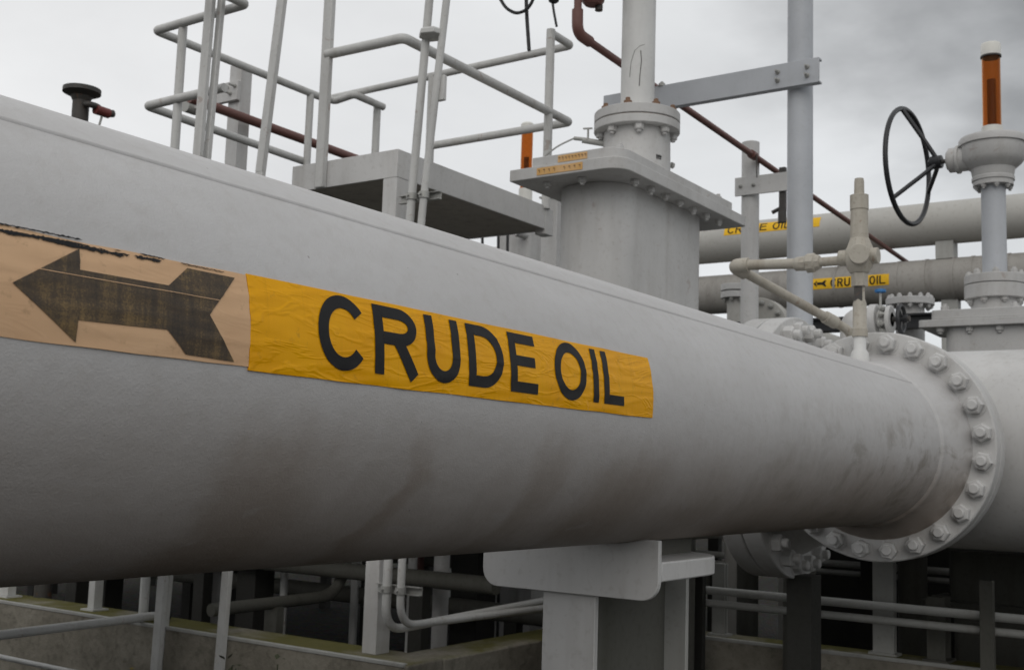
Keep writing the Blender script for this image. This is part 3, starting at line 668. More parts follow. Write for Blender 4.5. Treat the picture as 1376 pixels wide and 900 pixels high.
# ------------------------------------------------------------------ small gate valve on a stub of the header
sv = thing('small_gate_valve', (HX, 1.66, HZ+HR), 'small white gate valve with tiny black handwheel on a header stub', 'valve')
zs = onX(1180, 430, HX).z
MB().tube([(HX, 1.68, HZ+HR-.03), (HX, 1.68, zs), (HX, 1.60, zs)], .062, 24, .07).build('elbow_stub', 'white', sv)
MB().cyl((HX, 1.565, zs), (HX, 1.60, zs), .075, 28).cyl((HX, 1.50, zs), (HX, 1.52, zs), .066, 28).cyl((HX, 1.50, zs), (HX, 1.57, zs), .036, 20).build('valve_body', 'white', sv, bevel=.003)
for i in range(8):
    t_ = 2*math.pi*(i+.5)/8; c = V(HX + .055*math.cos(t_), 1.545, zs + .055*math.sin(t_)); nut(sv, c, (0, -1, 0), r=.014, h=.016, sr=.008, sl=.025, mat='galv')
MB().cyl((HX, 1.42, zs), (HX, 1.51, zs), .013, 12).build('stem', 'dark', sv)
mb = MB(); rings = []
for i in range(32):
    t_ = 2*math.pi*i/32; rad = V(math.cos(t_), 0, math.sin(t_)); c = V(HX, 1.46, zs) + rad*.062
    rings.append([mb.bm.verts.new(c + rad*(.009*math.cos(2*math.pi*k/8)) + V(0, .009*math.sin(2*math.pi*k/8), 0)) for k in range(8)])
for i in range(32): mb.skin(rings[i], rings[(i+1) % 32])
w2 = mb.build('handwheel', 'black', sv)
for a in (20, 140, 260): MB().tube([V(HX, 1.455, zs), V(HX + .06*math.cos(R_(a)), 1.46, zs + .06*math.sin(R_(a)))], .008, 8).build('spoke', 'black', w2)
MB().cyl((HX, 1.43, zs), (HX, 1.475, zs), .018, 12).build('hub', 'black', w2)
MB().cyl((HX+.02, 1.56, zs+.06), (HX+.02, 1.56, zs+.135), .006, 10).build('bleed_stem', 'galv', sv)
MB().lathe((HX+.02, 1.56, zs+.13), UP, [(0, .012), (.004, .026), (.016, .026), (.02, .01)], 16).build('bleed_knob', 'blue', sv)
# ------------------------------------------------------------------ tall pole with its cross beam
PX_ = 6.02; PYY = onX(1075, 250, PX_).y
po = thing('support_pole', (PX_, PYY, GZ), 'tall round grey pole carrying the bolted channel beam', 'pole')
MB().cyl((PX_, PYY, GZ+.02), (PX_, PYY, 4.8), .0705, 40).build('pole_tube', 'grey_blue', po)
MB().cyl((PX_, PYY, GZ+.02), (PX_, PYY, -.25), .085, 32).build('shade_sleeve', 'shade_grey', po)  # dark sleeve puts the pit shade on the foot of the pole
MB().box((PX_-.16, PYY-.16, GZ), (PX_+.16, PYY+.16, GZ+.021)).build('base_plate', 'grey', po)
bx = thing('channel_beam', (5.91, 2.7, 2.16), 'grey steel channel beam bolted across the tall round pole', 'beam')
mb = MB().prism([(5.895, 2.055, 2.157), (5.895, 2.055, 2.298), (5.895, 3.412, 2.298), (5.895, 3.412, 2.157)], (.012, 0, 0))
mb.build('web', 'grey_blue', bx, bevel=.002)
MB().box((5.9075, 2.055, 2.157), (5.945, 3.412, 2.168)).build('lower_flange', 'grey_blue', bx, bevel=.001)
MB().box((5.9075, 2.055, 2.287), (5.945, 3.412, 2.298)).build('upper_flange', 'grey_blue', bx, bevel=.001)
for yy in (PYY+.085, PYY-.085):
    for z_ in (2.203, 2.252): nut(bx, (5.895, yy, z_), (-1, 0, 0), r=.012, h=.012, sr=.007, sl=.028, mat='galv')
nut(bx, (5.91, 3.02, 2.298), (0, 0, 1), r=.02, h=.02, sr=.01, sl=.01, mat='galv')
# second, shorter post with a bracket
QY = 3.188; QX = QY/onX(1008, 300, 1.0).y
p2 = thing('short_post', (QX, QY, GZ), 'short round white post with a flat bracket beside the tall grey pole', 'post')
MB().cyl((QX, QY, GZ+.02), (QX, QY, -.1), .075, 30).build('shade_sleeve', 'shade_grey', p2)  # post foot coloured darker to stand for pit shade
MB().cyl((QX, QY, -.12), (QX, QY, 2.43), .064, 36).lathe((QX, QY, 2.43), UP, [(0, .064), (.004, .055)], 36).build('post_tube', 'white', p2)
MB().box((QX-.15, QY-.15, GZ), (QX+.15, QY+.15, GZ+.021)).build('base_plate', 'grey', p2)
MB().box((QX-.082, 2.80, 2.022), (QX-.066, 3.275, 2.158)).build('bracket', 'white', p2, bevel=.002)
for yy, z_ in ((3.23, 2.09), (3.13, 2.09)): nut(p2, (QX-.082, yy, z_), (-1, 0, 0), r=.013, h=.012, sr=.007, sl=.02, mat='galv')
MB().box((QX-.065, 2.90, 1.88), (QX-.03, 2.945, 2.20)).cyl((QX-.05, 2.925, 1.91), (QX-.05, 3.0, 1.88), .015, 8).cyl((QX-.05, 2.925, 1.80), (QX-.05, 2.925, 1.89), .03, 10).build('hanger', 'dark', p2)

# ------------------------------------------------------------------ red conduit with junction box and cables
RC = 3.10
rc = thing('red_conduit', (5.0, RC, 2.2), 'thin dark red conduit running past the stem tube and pole', 'conduit')
pa = [V(onY(775, 0, RC).x, RC, 3.6), V(onY(776, 38, RC).x, RC, 2.275), V(11.9, RC, 2.168)]
pa[1].z = 2.350; MB().tube(pa, .0215, 16, .05).build('conduit_run', 'red', rc)
e0 = pa[1]; MB().tube([e0 + V(-.004, 0, .13), e0, e0 + V(.13, 0, -.004)], .031, 16, .07).build('conduit_elbow', 'red', rc)
zr = lambda x: pa[1].z + (pa[2].z-pa[1].z)*(x-pa[1].x)/(pa[2].x-pa[1].x)
MB().cyl((7.47, RC, zr(7.47)), (7.54, RC, zr(7.54)), .031, 14).build('coupling', 'red', rc)
MB().tube([V(7.5, RC-.03, zr(7.5)), V(7.5, RC-.033, zr(7.5)-.17)], .005, 8).build('clamp_tail', 'dark', rc)
jb = onY(797, 0, RC - .05)
jx = thing('junction_box', jb, 'dark rusty junction box beside the upright of the red conduit', 'box')
MB().lathe(jb + V(0, 0, -.03), UP, [(0, .045), (.02, .062), (.10, .07), (.16, .07), (.18, .05)], 20).cyl(jb + V(-.12, .03, .08), jb + V(0, 0, .08), .022, 12).build('box_body', 'red', jx)
MB().cyl(jb + V(0, 0, .145), jb + V(0, 0, .19), .076, 20).build('lid', 'dark', jx)
MB().cyl(jb + V(.03, -.02, -.055), jb + V(.03, -.02, -.01), .022, 12).build('gland', 'dark', jx)
hz = 3.7
c0 = onX(711, 68, 5.94); c1 = onX(707, -40, 5.94)
cb = thing('hanging_cable', c0, 'black cable hanging straight down onto the platform rail', 'cable')
MB().tube([c0, c0.lerp(c1, .5) + V(0, .01, 0), c1, V(5.9, c1.y, hz)], .0125, 10, .1).build('cable_run', 'rubber', cb)
lp = [onX(*q, 5.90) for q in ((655, -60), (668, -8), (680, 12), (694, 19), (708, 14), (717, 0), (722, -40))]
cb = thing('looped_cable', lp[3], 'black cable sagging in a loop above the platform rail', 'cable')
MB().tube([V(5.9, lp[0].y, hz)] + lp + [V(5.9, lp[-1].y, hz)], .011, 10, .05).build('cable_run', 'rubber', cb)
q0 = onX(741, -20, 5.6)
cb = thing('cable_end', q0, 'short black cable end with a dark gland against the sky', 'cable')
MB().tube([V(5.6, q0.y+.02, hz), q0, onX(743, 10, 5.6), onX(748, 36, 5.6)], .008, 8, .05).build('cable_run', 'rubber', cb)
MB().lathe(onX(744, 4, 5.6), UP, [(0, .02), (.01, .032), (.05, .032), (.07, .015)], 14).build('gland', 'rubber', cb)
MB().box((5.52, RC-.2, hz), (6.06, 5.4, hz+.012)).build('cable_tray_plate', 'galv', tt := thing('cable_tray', (5.5, 4, hz), 'galvanised cable tray high above the platform', 'tray'))
for yy in (5.53, 6.05): MB().box((yy-.006, RC-.2, hz+.0125), (yy+.006, 5.4, hz+.10)).build('tray_side', 'galv', tt)
MB().cyl((6.0, 3.235, GZ), (6.0, 3.235, hz), .05, 20).build('tray_post', 'white', tt)

# ------------------------------------------------------------------ access platform with its railing
X0, Y0, ZT, ZB = 4.317, 3.696, 1.600, 1.455; X1, Y1 = 5.77, 4.444
pf = thing('access_platform', (5.0, 4.1, GZ), 'white steel access platform with pipe railings above the lettered pipe', 'platform')
MB().box((X0, Y0, ZB), (X0+.012, Y1, ZT)).build('fascia', 'white', pf, bevel=.002)
MB().box((X0+.0125, Y0, ZB), (X1, Y0+.012, ZT)).build('fascia', 'white', pf, bevel=.002)
MB().box((X0+.0125, Y1-.012, ZB), (X1, Y1, ZT)).build('fascia', 'white', pf, bevel=.002)
MB().box((X1-.012, Y0+.0125, ZB), (X1, Y1-.0125, ZT)).build('fascia', 'white', pf, bevel=.002)
MB().box((X0+.0125, Y0+.0125, ZT-.012), (X1-.0125, Y1-.0125, ZT-.004)).build('deck_plate', 'under', pf)
for i in range(6):
    x = X0 + .16 + i*.22; MB().box((x, Y0+.0125, ZB+.015), (x+.05, Y1-.0125, ZT-.0125)).build('joist', 'under', pf)
MB().box((X0+.013, Y0+.0125, ZB+.008), (X1-.0125, Y1-.0125, ZB+.0145)).build('soffit_plate', 'under', pf)
MB().box((X0+.001, Y0+.002, ZB-.0005), (X0+.102, Y0+.092, -.9125)).build('corner_post', 'white', pf, bevel=.003)
MB().box((X1-.06, Y0-.004, ZB-.03), (X1+.03, Y0+.07, ZT-.01)).build('end_bracket', 'white', pf, bevel=.002)
MB().cyl((X1-.06, Y1-.06, GZ), (X1-.06, Y1-.06, ZB), .05, 20).build('leg', 'white', pf)
def rail(pts, r=.0265, bend=.035, name='rail'): return MB().tube(pts, r, 16, bend, 5).build(name, 'rail', pf)
y430 = onX(436, 100, X0-.03).y
MB().box((X0-.034, y430-.031, ZB-.005), (X0-.0005, y430+.031, 3.4)).build('railing_post', 'rail', pf, bevel=.006)
rail([V(X0-.02, y430, 2.185), V(X0, Y0-.005, 2.185), V(5.962, Y0-.005, 2.19), V(5.962, 4.81, 2.19)])
q = onY(738, 120, Y0)
rail([V(q.x, Y0, 2.695), V(5.962, Y0, 2.695), V(5.962, 5.78, 2.685)], .025)
rail([V(q.x, Y0, ZT-.02), V(q.x, Y0, 2.715)], .0275, name='railing_post')
rail([V(5.962, 4.82, GZ), V(5.962, 4.82, 2.70)], .03, name='railing_post')
rail([V(5.955, Y0+.02, 1.50), V(5.955, Y0+.02, 2.20)], .012, name='railing_post') if False else None
yb = onX(331, 8, X0).y; yc = 5.70
rail([onX(300, -14, X0-.45) if False else V(X0-.42, yb+.02, 2.62), V(X0, yb, 2.62), V(X0, yc, 2.62), V(onY(428, 126, yc).x, yc, 2.625), onZ(450, 136, 2.625), onZ(476, 127, 2.625), onZ(515, 144, 2.625)], .0265)
ym = onX(302, 115, X0).y
rail([V(X0, ym, 2.145), V(X0, 5.735, 2.145), V(onY(408, 211, 5.735).x, 5.735, 2.13)], .0265)
q = onX(238, 100, X0); rail([V(X0+.02, q.y, GZ), V(X0+.02, q.y, 2.615)], .027, name='railing_post')
q = onY(416, 150, yc); rail([V(q.x, yc, GZ), V(q.x, yc, 2.62)], .026, name='railing_post')
q = onZ(507, 143, 2.625); rail([V(q.x, q.y, GZ), V(q.x, q.y, 2.62)], .028, name='railing_post')
# ladder stanchions, from the ground past the deck edge
SX = 4.16
def stan(pa_, pb_, w, d, x=SX):
    a = onX(*pa_, x); b = onX(*pb_, x); n = (a-b).normalized(); a = a + n*.9; b = b - n*((b.z-GZ)/n.z)
    return MB().bar(b, a, d, w, (1, 0, 0)).build('stanchion', 'rail', pf, bevel=.004)
stan((283, 0), (215, 830), .062, .03); stan((296, 20), (222, 830), .04, .03, SX+.06)
a = onX(379, 0, SX); b = onX(350, 232, SX); c = onX(303, 800, SX); c2 = c - (b-c).normalized()*((c.z-GZ)/((b-c).normalized().z))
MB().bar(b, a + (a-b)*.9, .03, .055, (1, 0, 0)).build('stanchion', 'rail', pf, bevel=.004)
MB().bar(c2, b + V(0, 0, .001), .03, .055, (1, 0, 0)).build('stanchion', 'rail', pf, bevel=.004)

# two leaning conduits clipped to the corner post
CXC = 4.268
def conduit(p_up, r, run_to, dz, label):
    q = [onX(*k, CXC) for k in p_up]
    c = thing('cable_conduit', q[-1], label, 'conduit', 'conduits clipped to the platform corner post')
    top = q[0] + (q[0]-q[1]).normalized()*.75
    y = q[-1].y; z = onY(548, 843, y).z + dz
    e = onY(*run_to, y)
    MB().tube([top] + q + [V(CXC, y, z), V(e.x, y, e.z), V(e.x+1.6, y, e.z)], r, 16, .13, 8).build('conduit_run', 'rail', c)
    return c, q
ca, qa = conduit(((577, 0), (551, 290), (521, 760)), .021, (735, 806), 0, 'pale leaning conduit nearer the platform post, clipped by strut channel')
cb_, qb = conduit(((600, 0), (566, 295), (540, 760)), .019, (735, 816), .012, 'pale leaning conduit farther from the platform post, with the round fitting')
mb = MB(); c = onX(581, 45, CXC-.005); mb.lathe(c + V(0, 0, -.03), UP, [(0, .04), (.012, .072), (.035, .072), (.05, .045)], 6).build('fitting', 'rail', ca, bevel=.003)
c = onX(591, 118, CXC+.02); MB().box(c + V(-.012, -.035, -.07), c + V(.012, .045, .06)).build('saddle_plate', 'rail', cb_, bevel=.004)
for (pxa, pxb, lab) in (((538, 270), (592, 262), 'short slotted strut channel clamping the conduits under the deck'), ((507, 788), (566, 795), 'short slotted strut channel clamping the conduits below the lettered pipe')):
    a = onX(*pxa, CXC+.04); b = onX(*pxb, CXC+.04); zc = (a.z+b.z)/2
    st = thing('strut_channel', (CXC+.04, b.y, zc), lab, 'bracket', 'strut channels on the platform post')
    mb = MB(); mb.box((CXC+.045, b.y, zc-.02), (CXC+.05, a.y, zc+.02)); mb.box((CXC+.0235, b.y, zc+.0165), (CXC+.0448, a.y, zc+.02)); mb.box((CXC+.0235, b.y, zc-.02), (CXC+.0448, a.y, zc-.0165)); mb.build('channel', 'galv', st)
    for qq, r in ((qa, .021), (qb, .019)):
        l, h = (qq[1], qq[0]) if zc > 0 else (qq[2], qq[1]); t_ = (zc-l.z)/(h.z-l.z); p_ = l.lerp(h, t_); MB().hollow(p_ + V(0, 0, -.016), UP, .032, r+.007, r+.0005, 20).cyl(p_ + V(-r-.004, 0, 0), p_ + V(-r-.02, 0, 0), .007, 8).build('clip', 'galv', st)

# ------------------------------------------------------------------ left: vent, column and red conduit behind the platform
vb = onY(108, 150, 6.7)
vt = thing('vent_pipe', (vb.x, vb.y, GZ), 'dark rusty vent pipe with flat round cap and small red valve', 'vent')
zt = onY(108, 124, 6.7).z; sc = 7.4/1541
MB().cyl((vb.x, vb.y, GZ), (vb.x, vb.y, zt-.03), 11.5*sc, 28).build('stub', 'dark', vt)
MB().lathe((vb.x, vb.y, zt-.06), UP, [(0, 12*sc), (.03, 15*sc), (.055, 26*sc), (.085, 26*sc), (.09, 22*sc)], 40).build('vent_cap', 'dark', vt)
a = onY(119, 140, 6.6); b = onY(138, 150, 6.6); c = onY(152, 153, 6.6)
MB().tube([vb + V(0, 0, .06), a, onY(130, 143, 6.6), b], .022, 12, .02).build('side_arm', 'dark', vt)
MB().cyl(onY(128, 147, 6.6), onY(146, 153, 6.6), .034, 14).build('red_valve', 'redvalve', vt)
MB().cyl(onY(145, 153, 6.6), c, .026, 12).build('nozzle', 'dark', vt)
MB().tube([b + V(0, 0, -.02), onY(133, 170, 6.6)], .008, 8).build('drain_line', 'galv', vt)
cx_ = onY(321, 150, 6.3)
lc = thing('steel_column', (cx_.x, cx_.y, GZ), 'white steel column with bolted arm behind the railing corner', 'column')
ztop = onY(325, 90, 6.3).z
MB().box((cx_.x-.055, cx_.y-.06, GZ), (cx_.x+.055, cx_.y+.06, ztop)).build('column_shaft', 'white', lc, bevel=.004)
y2 = onX(256, 128, cx_.x-.08).y; za_ = onX(330, 106, cx_.x-.08).z; zb_ = onX(333, 131, cx_.x-.08).z
MB().box((cx_.x-.09, cx_.y-.07, zb_), (cx_.x-.056, y2, za_)).build('arm', 'white', lc, bevel=.003)
for k in (-.045, .035, .0): nut(lc, (cx_.x-.09, cx_.y+k, (za_+zb_)/2 + (.03 if k else -.02)), (-1, 0, 0), r=.014, h=.012, sr=.008, sl=.05, mat='galv')
MB().cyl((cx_.x-.14, y2-.02, zb_+.02), (cx_.x-.04, y2-.02, zb_+.02), .05, 16).build('arm_end_clamp', 'grey', lc)
lr = thing('red_conduit', (5.4, 6.15, 2.4), 'thin dark red conduit behind the railing posts and white column', 'conduit')
a = onY(255, 132, 6.15); b = onY(480, 214, 6.15); MB().tube([a, b, b + (b-a)*.6, b + (b-a)*.6 + V(0, 0, -4.9 )], .034, 16, .1).build('conduit_run', 'red', lr)

# valve beyond the platform, only its amber tube and body show
ax_, ay_ = onY(708, 200, 5.65).x, 5.65
v3 = thing('gate_valve', (ax_, ay_, GZ), 'white gate valve with amber stem tube beyond the platform', 'valve')
zc_ = lambda y: onY(708, y, 5.65).z
MB().hollow((ax_, ay_, zc_(258)), UP, zc_(172)-zc_(258), .053, .049, 32).build('stem_cover', 'amber', v3)
MB().lathe((ax_, ay_, zc_(176)), UP, [(0, .06), (.06, .06), (.075, .045)], 32).build('stem_cap', 'white_cap', v3)
MB().cyl((ax_, ay_, zc_(258)), (ax_, ay_, zc_(212)), .024, 16).build('stem', 'rust', v3)
MB().cyl((ax_, ay_, zc_(272)), (ax_, ay_, zc_(255)), .062, 32).build('stem_collar', 'white_cap', v3)
MB().lathe((ax_, ay_, zc_(310)), UP, [(0, .11), (.08, .2), (.2, .2), (.22, .1)], 40).build('gearbox', 'valve', v3)
MB().rbox((ax_-.14, ay_-.15, GZ), (ax_+.14, ay_+.2, zc_(310)+.01), .04).build('body', 'valve', v3)
MB().cyl((ax_-.3, ay_-.1, zc_(322)), (ax_-.1, ay_-.1, zc_(322)), .04, 14).build('side_port', 'valve', v3)
for k, pxk in enumerate((651, 673, 686)):
    a = onX(pxk, 305, 7.5); o_ = thing('cable_drop', (a.x, a.y, GZ), 'thin dark cable dropping from under the platform deck', 'cable', 'cables under the platform'); MB().tube([V(7.5, a.y, GZ), V(7.5 - .03*k, a.y-.04, .6), a + V(0, .03, .2)], .012, 8, .2).build('cable_run', 'rubber', o_)
cp = thing('steel_column', (7.0, onX(741, 320, 7.0).y, GZ), 'narrow white column right behind the oblong bonnet plate', 'column')
ycp = cp['base'][1]; MB().box((6.95, ycp-.075, GZ), (7.05, ycp+.06, onX(741, 268, 7.0).z)).build('column_shaft', 'white', cp, bevel=.004)
MB().box((6.93, ycp-.09, onX(741, 268, 7.0).z), (7.07, ycp+.075, onX(741, 268, 7.0).z+.012)).build('cap_plate', 'white', cp)

# ------------------------------------------------------------------ overhead pipes in the background
BX, BR = 11.0, .203
for nm, z_, mat, lab in (('upper', 2.4375, 'bg_pipe', 'upper pale overhead pipe with a yellow label, crossing behind the handwheel'), ('lower', 1.891, 'bg_grey', 'lower weathered grey overhead pipe with narrow bands and arrow label')):
    bp = thing('overhead_pipe', (BX, 3, z_), lab, 'pipe')
    MB().cyl((BX, -6, z_), (BX, 16, z_), BR, 64).build('pipe_shell', mat, bp)
    cm = CylMap((BX, 0, z_), (0, -1, 0), (-1, 0, 0), BR, True)
    if nm == 'upper':
        u0, u1 = -4.775, -3.76; v0, v1 = .035, .150; tx0, tx1 = -onX(977, 315, 10.8).y, -onX(1063, 305, 10.8).y; lh = .086; arrow = -onX(1080, 300, 10.8).y
    else:
        u0, u1 = -3.90, -3.085; v0, v1 = -.045, .062; tx0, tx1 = -onX(1116, 380, 10.8).y, -onX(1190, 374, 10.8).y; lh = .080; arrow = -onX(1102, 380, 10.8).y
    lb = patch(cm, u0, u1, v0, v1, 24, 8, .003, 0).build('yellow_label', 'yellow_small', bp)
    x = tx0; pitch = (tx1-tx0)/7.79
    for ch in 'CRUDE OIL':
        if ch == ' ': x += pitch*.55; continue
        w = pitch*(.84 if ch != 'I' else .22); letter(lb, cm, ch, x, (v0+v1)/2 - lh/2, w, lh, .0145, .0045); x += w + pitch*.16
    mb = MB(); s_ = -1
    for (a_, b_) in (((-.06, 0), (-.02, .03)),):
        pts = [(-.065, 0), (-.03, .032), (-.03, .013), (.025, .013), (.045, .03), (.065, .03), (.05, 0), (.065, -.03), (.045, -.03), (.025, -.013), (-.03, -.013), (-.03, -.032)]
        mb.bm.faces.new([mb.bm.verts.new(cm(arrow + p_[0], (v0+v1)/2 + p_[1], .0048)) for p_ in pts])
    mb.build('arrow', 'ink', lb)
    if nm == 'lower':
        for pxk in (1120, 1203, 1240, 1278, 1303, 1352):
            yk = onX(pxk, 375, BX-BR).y; MB().hollow((BX, yk-.012, z_), (0, 1, 0), .024, BR+.006, BR-.01, 48).build('band', 'bg_grey', bp)
        for yk in (4.15, -2.6, 8.4):
            MB().box((BX-.07, yk-.07, GZ), (BX+.07, yk+.07, z_-BR+.02)).build('pipe_stand', 'grey', bp)
        yk = onX(1278, 412, BX).y; MB().box((BX-.06, yk-.075, GZ), (BX+.06, yk+.075, z_-BR+.01)).build('pipe_stand', 'grey', bp)
    else:
        for pxk in (1150, 1272):
            yk = onX(pxk, 340, BX).y; MB().box((BX-.09, yk-.08, 1.891+BR-.012), (BX+.09, yk+.08, z_-BR+.015)).build('spacer_block', 'grey', bp)
        yk = 8.2; MB().box((BX+.25, yk-.07, GZ), (BX+.37, yk+.07, z_)).box((BX-.1, yk-.07, z_-BR-.05), (BX+.25, yk+.07, z_-BR+.01)).build('pipe_stand', 'grey', bp)
# flanged nozzle in front of the lower pipe
nz = onX(1223, 425, 8.2)
nzz = thing('flanged_nozzle', (nz.x, nz.y, GZ), 'white upright nozzle with bolted round flange behind the small gate valve', 'nozzle')
zf = onX(1223, 411, 8.2).z
MB().cyl((nz.x, nz.y, .1), (nz.x, nz.y, zf), .098, 36).build('nozzle_pipe', 'white', nzz)
MB().cyl((nz.x, nz.y, GZ), (nz.x, nz.y, .0995), .098, 36).build('shaded_nozzle_pipe', 'shade_grey', nzz)  # lower length of the nozzle pipe, shade put into its grey
MB().cyl((nz.x, nz.y, zf), (nz.x, nz.y, zf+.05), .165, 44).build('flange', 'white', nzz, bevel=.004)
bolt_ring(nzz, (nz.x, nz.y, zf), (0, 0, -1), .14, 12, r=.017, h=.02, sr=.01, sl=.008, mat='white')
bolt_ring(nzz, (nz.x, nz.y, zf+.05), (0, 0, 1), .14, 12, r=.017, h=.02, sr=.01, sl=.008, mat='white')
# blind flange end of another line
bf = onX(1017, 442, 8.6)
bl = thing('blind_flange_line', (bf.x, bf.y, bf.z), 'grey pipe end closed by a bolted round blind flange', 'pipe')
MB().cyl((8.6, bf.y, bf.z), (8.66, bf.y, bf.z), .255, 56).build('blind_flange', 'bg_pipe', bl, bevel=.005)
MB().cyl((8.665, bf.y, bf.z), (8.72, bf.y, bf.z), .255, 56).build('flange', 'bg_pipe', bl, bevel=.005)
MB().cyl((8.72, bf.y, bf.z), (10.5, bf.y, bf.z), .16, 40).build('pipe_shell', 'bg_pipe', bl)
MB().box((9.4, bf.y-.08, GZ), (9.56, bf.y+.08, bf.z-.14)).build('stand', 'grey', bl)
bolt_ring(bl, (8.6, bf.y, bf.z), (-1, 0, 0), .215, 16, ph=.5, r=.022, h=.024, sr=.012, sl=.014, mat='grey')
bk = onX(989, 393, 8.4); bq = thing('flange_bracket', (8.4, bk.y, GZ), 'white bolted flange stub left of the round blind flange', 'fitting')
MB().cyl((8.4, bk.y, GZ), (8.4, bk.y, bk.z-.05), .07, 24).build('stub', 'bg_pipe', bq)
MB().cyl((8.4, bk.y, bk.z-.05), (8.4, bk.y, bk.z+.0), .12, 28).cyl((8.4, bk.y, bk.z+.01), (8.4, bk.y, bk.z+.06), .12, 28).build('flange', 'white', bq, bevel=.003)
bolt_ring(bq, (8.4, bk.y, bk.z-.05), (0, 0, -1), .095, 8, r=.016, h=.02, sr=.009, sl=.01, mat='grey')
# black beam
ba, bb = onX(1000, 434, 8.0), onX(1148, 427, 8.0)
be = thing('black_beam', (8.0, (ba.y+bb.y)/2, GZ), 'black steel beam lying low behind the tall grey pole', 'beam')
MB().box((7.97, bb.y-.9, ba.z-.005), (8.09, ba.y+1.2, ba.z+.008)).box((8.02, bb.y-.9, ba.z-.0755), (8.04, ba.y+1.2, ba.z-.0055)).box((7.97, bb.y-.9, ba.z-.09), (8.09, ba.y+1.2, ba.z-.076)).build('beam', 'black', be)
for yk in (bb.y-.7, ba.y+1.0): MB().box((7.98, yk-.05, GZ), (8.08, yk+.05, ba.z-.0905)).build('leg', 'black', be)

# ------------------------------------------------------------------ containment walls and the dim pit below
ZW = -.913
cw = thing('containment_wall', (4.3, 7, GZ), 'long mossy concrete wall under the access platform, topped green', 'wall')
MB().box((4.215, 3.42, GZ), (4.50, 13, ZW)).build('wall_run', 'concrete', cw, bevel=.012)
MB().box((4.501, 3.42, GZ), (6.9, 3.66, ZW-.004)).build('return_wall', 'concrete', cw, bevel=.012)
MB().box((4.211, 3.43, ZW-.016), (4.236, 12.9, ZW+.003)).build('lit_edge_strip', 'grey', cw, bevel=.003)  # pale strip stands in for the lit top edge of the wall
wz = onX(1050, 866, 6.1).z
cw2 = thing('containment_wall', (6.2, 1.5, GZ), 'low mossy concrete wall carrying posts beneath the round bolted flange', 'wall')
MB().box((6.08, .62, GZ), (6.30, 3.415, wz)).build('wall_run', 'concrete', cw2, bevel=.012)
MB().box((6.076, .63, wz-.016), (6.10, 3.40, wz+.003)).build('lit_edge_strip', 'grey', cw2, bevel=.003)  # lighter line painting the highlight along the wall cap
far_shade_wall = thing('containment_wall', (9.95, 0, GZ), 'dark far wall added to hide the lit ground behind the pit', 'wall'); MB().box((9.9, -3.4, GZ), (10.1, 3.60, -.34)).build('wall_run', 'shade_steel', far_shade_wall, bevel=.01)  # added wall, blocks the lit ground beyond so the pit stays black
def hpost(px, py, X, w, d, ztop, label, mat='shade_grey'):
    q = onX(px, py, X); o_ = thing('steel_post', (X, q.y, q.z), label, 'post', 'posts on the low wall')
    zb = wz
    MB().box((X-d/2, q.y-w/2, zb+.012), (X-d/2+.012, q.y+w/2, ztop)).build('post_flange', mat, o_)
    MB().box((X-d/2+.0125, q.y-.006, zb+.012), (X+d/2-.0125, q.y+.006, ztop)).build('post_web', mat, o_)
    MB().box((X+d/2-.012, q.y-w/2, zb+.012), (X+d/2, q.y+w/2, ztop)).build('post_flange', mat, o_)
    MB().box((X-d/2-.02, q.y-w/2-.02, zb), (X+d/2+.02, q.y+w/2+.02, zb+.0115)).build('base_plate', mat, o_)
hpost(1189, 868, 6.19, .11, .05, -.24, 'wide grey post on the low wall below the round bolted flange', 'grey')
hpost(967, 852, 6.19, .075, .05, -.50, 'narrow grey post on the low wall beside the saddle support', 'grey')
hpost(1262, 878, 6.19, .09, .12, -.58, 'stub post at the end of the low wall', 'shade_grey')
for (pa_, pb_, r, X, lab) in (((933, 796), (1376, 826), .022, 5.9, 'upper grey pipe of the pair running past the low wall'), ((933, 813), (1376, 846), .020, 5.9, 'lower grey pipe of the pair running past the low wall'), ((1095, 757), (1270, 765), .028, 9.3, 'upper thin far pipe in the dark pit'), ((1095, 769), (1270, 777), .022, 9.3, 'lower thin far pipe in the dark pit')):
    a, b = onX(*pa_, X), onX(*pb_, X); zz2 = (a.z+b.z)/2
    o_ = thing('conduit_run', (X, a.y, zz2), lab, 'pipe'); MB().cyl((X, 3.35 if X < 7 else 7, zz2), (X, -1.4, zz2), r, 16).build('pipe_shell', 'grey', o_)
q = onX(1333, 850, 5.9)
tp = thing('thin_post', (5.87, q.y, GZ), 'thin dark channel post clipped to the pair of grey pipes', 'post')
MB().box((5.83, q.y-.02, GZ), (5.874, q.y-.012, onX(1333, 780, 5.87).z)).box((5.83, q.y-.0115, GZ), (5.838, q.y+.04, onX(1333, 780, 5.87).z)).build('channel', 'shade_grey', tp)
q = onX(945, 850, 5.9); tp = thing('thin_post', (5.87, q.y, GZ), 'thin dark post behind the saddle support holding the pair of pipes', 'post')
MB().box((5.83, q.y-.025, GZ), (5.874, q.y+.025, -.55)).build('channel', 'shade_steel', tp)
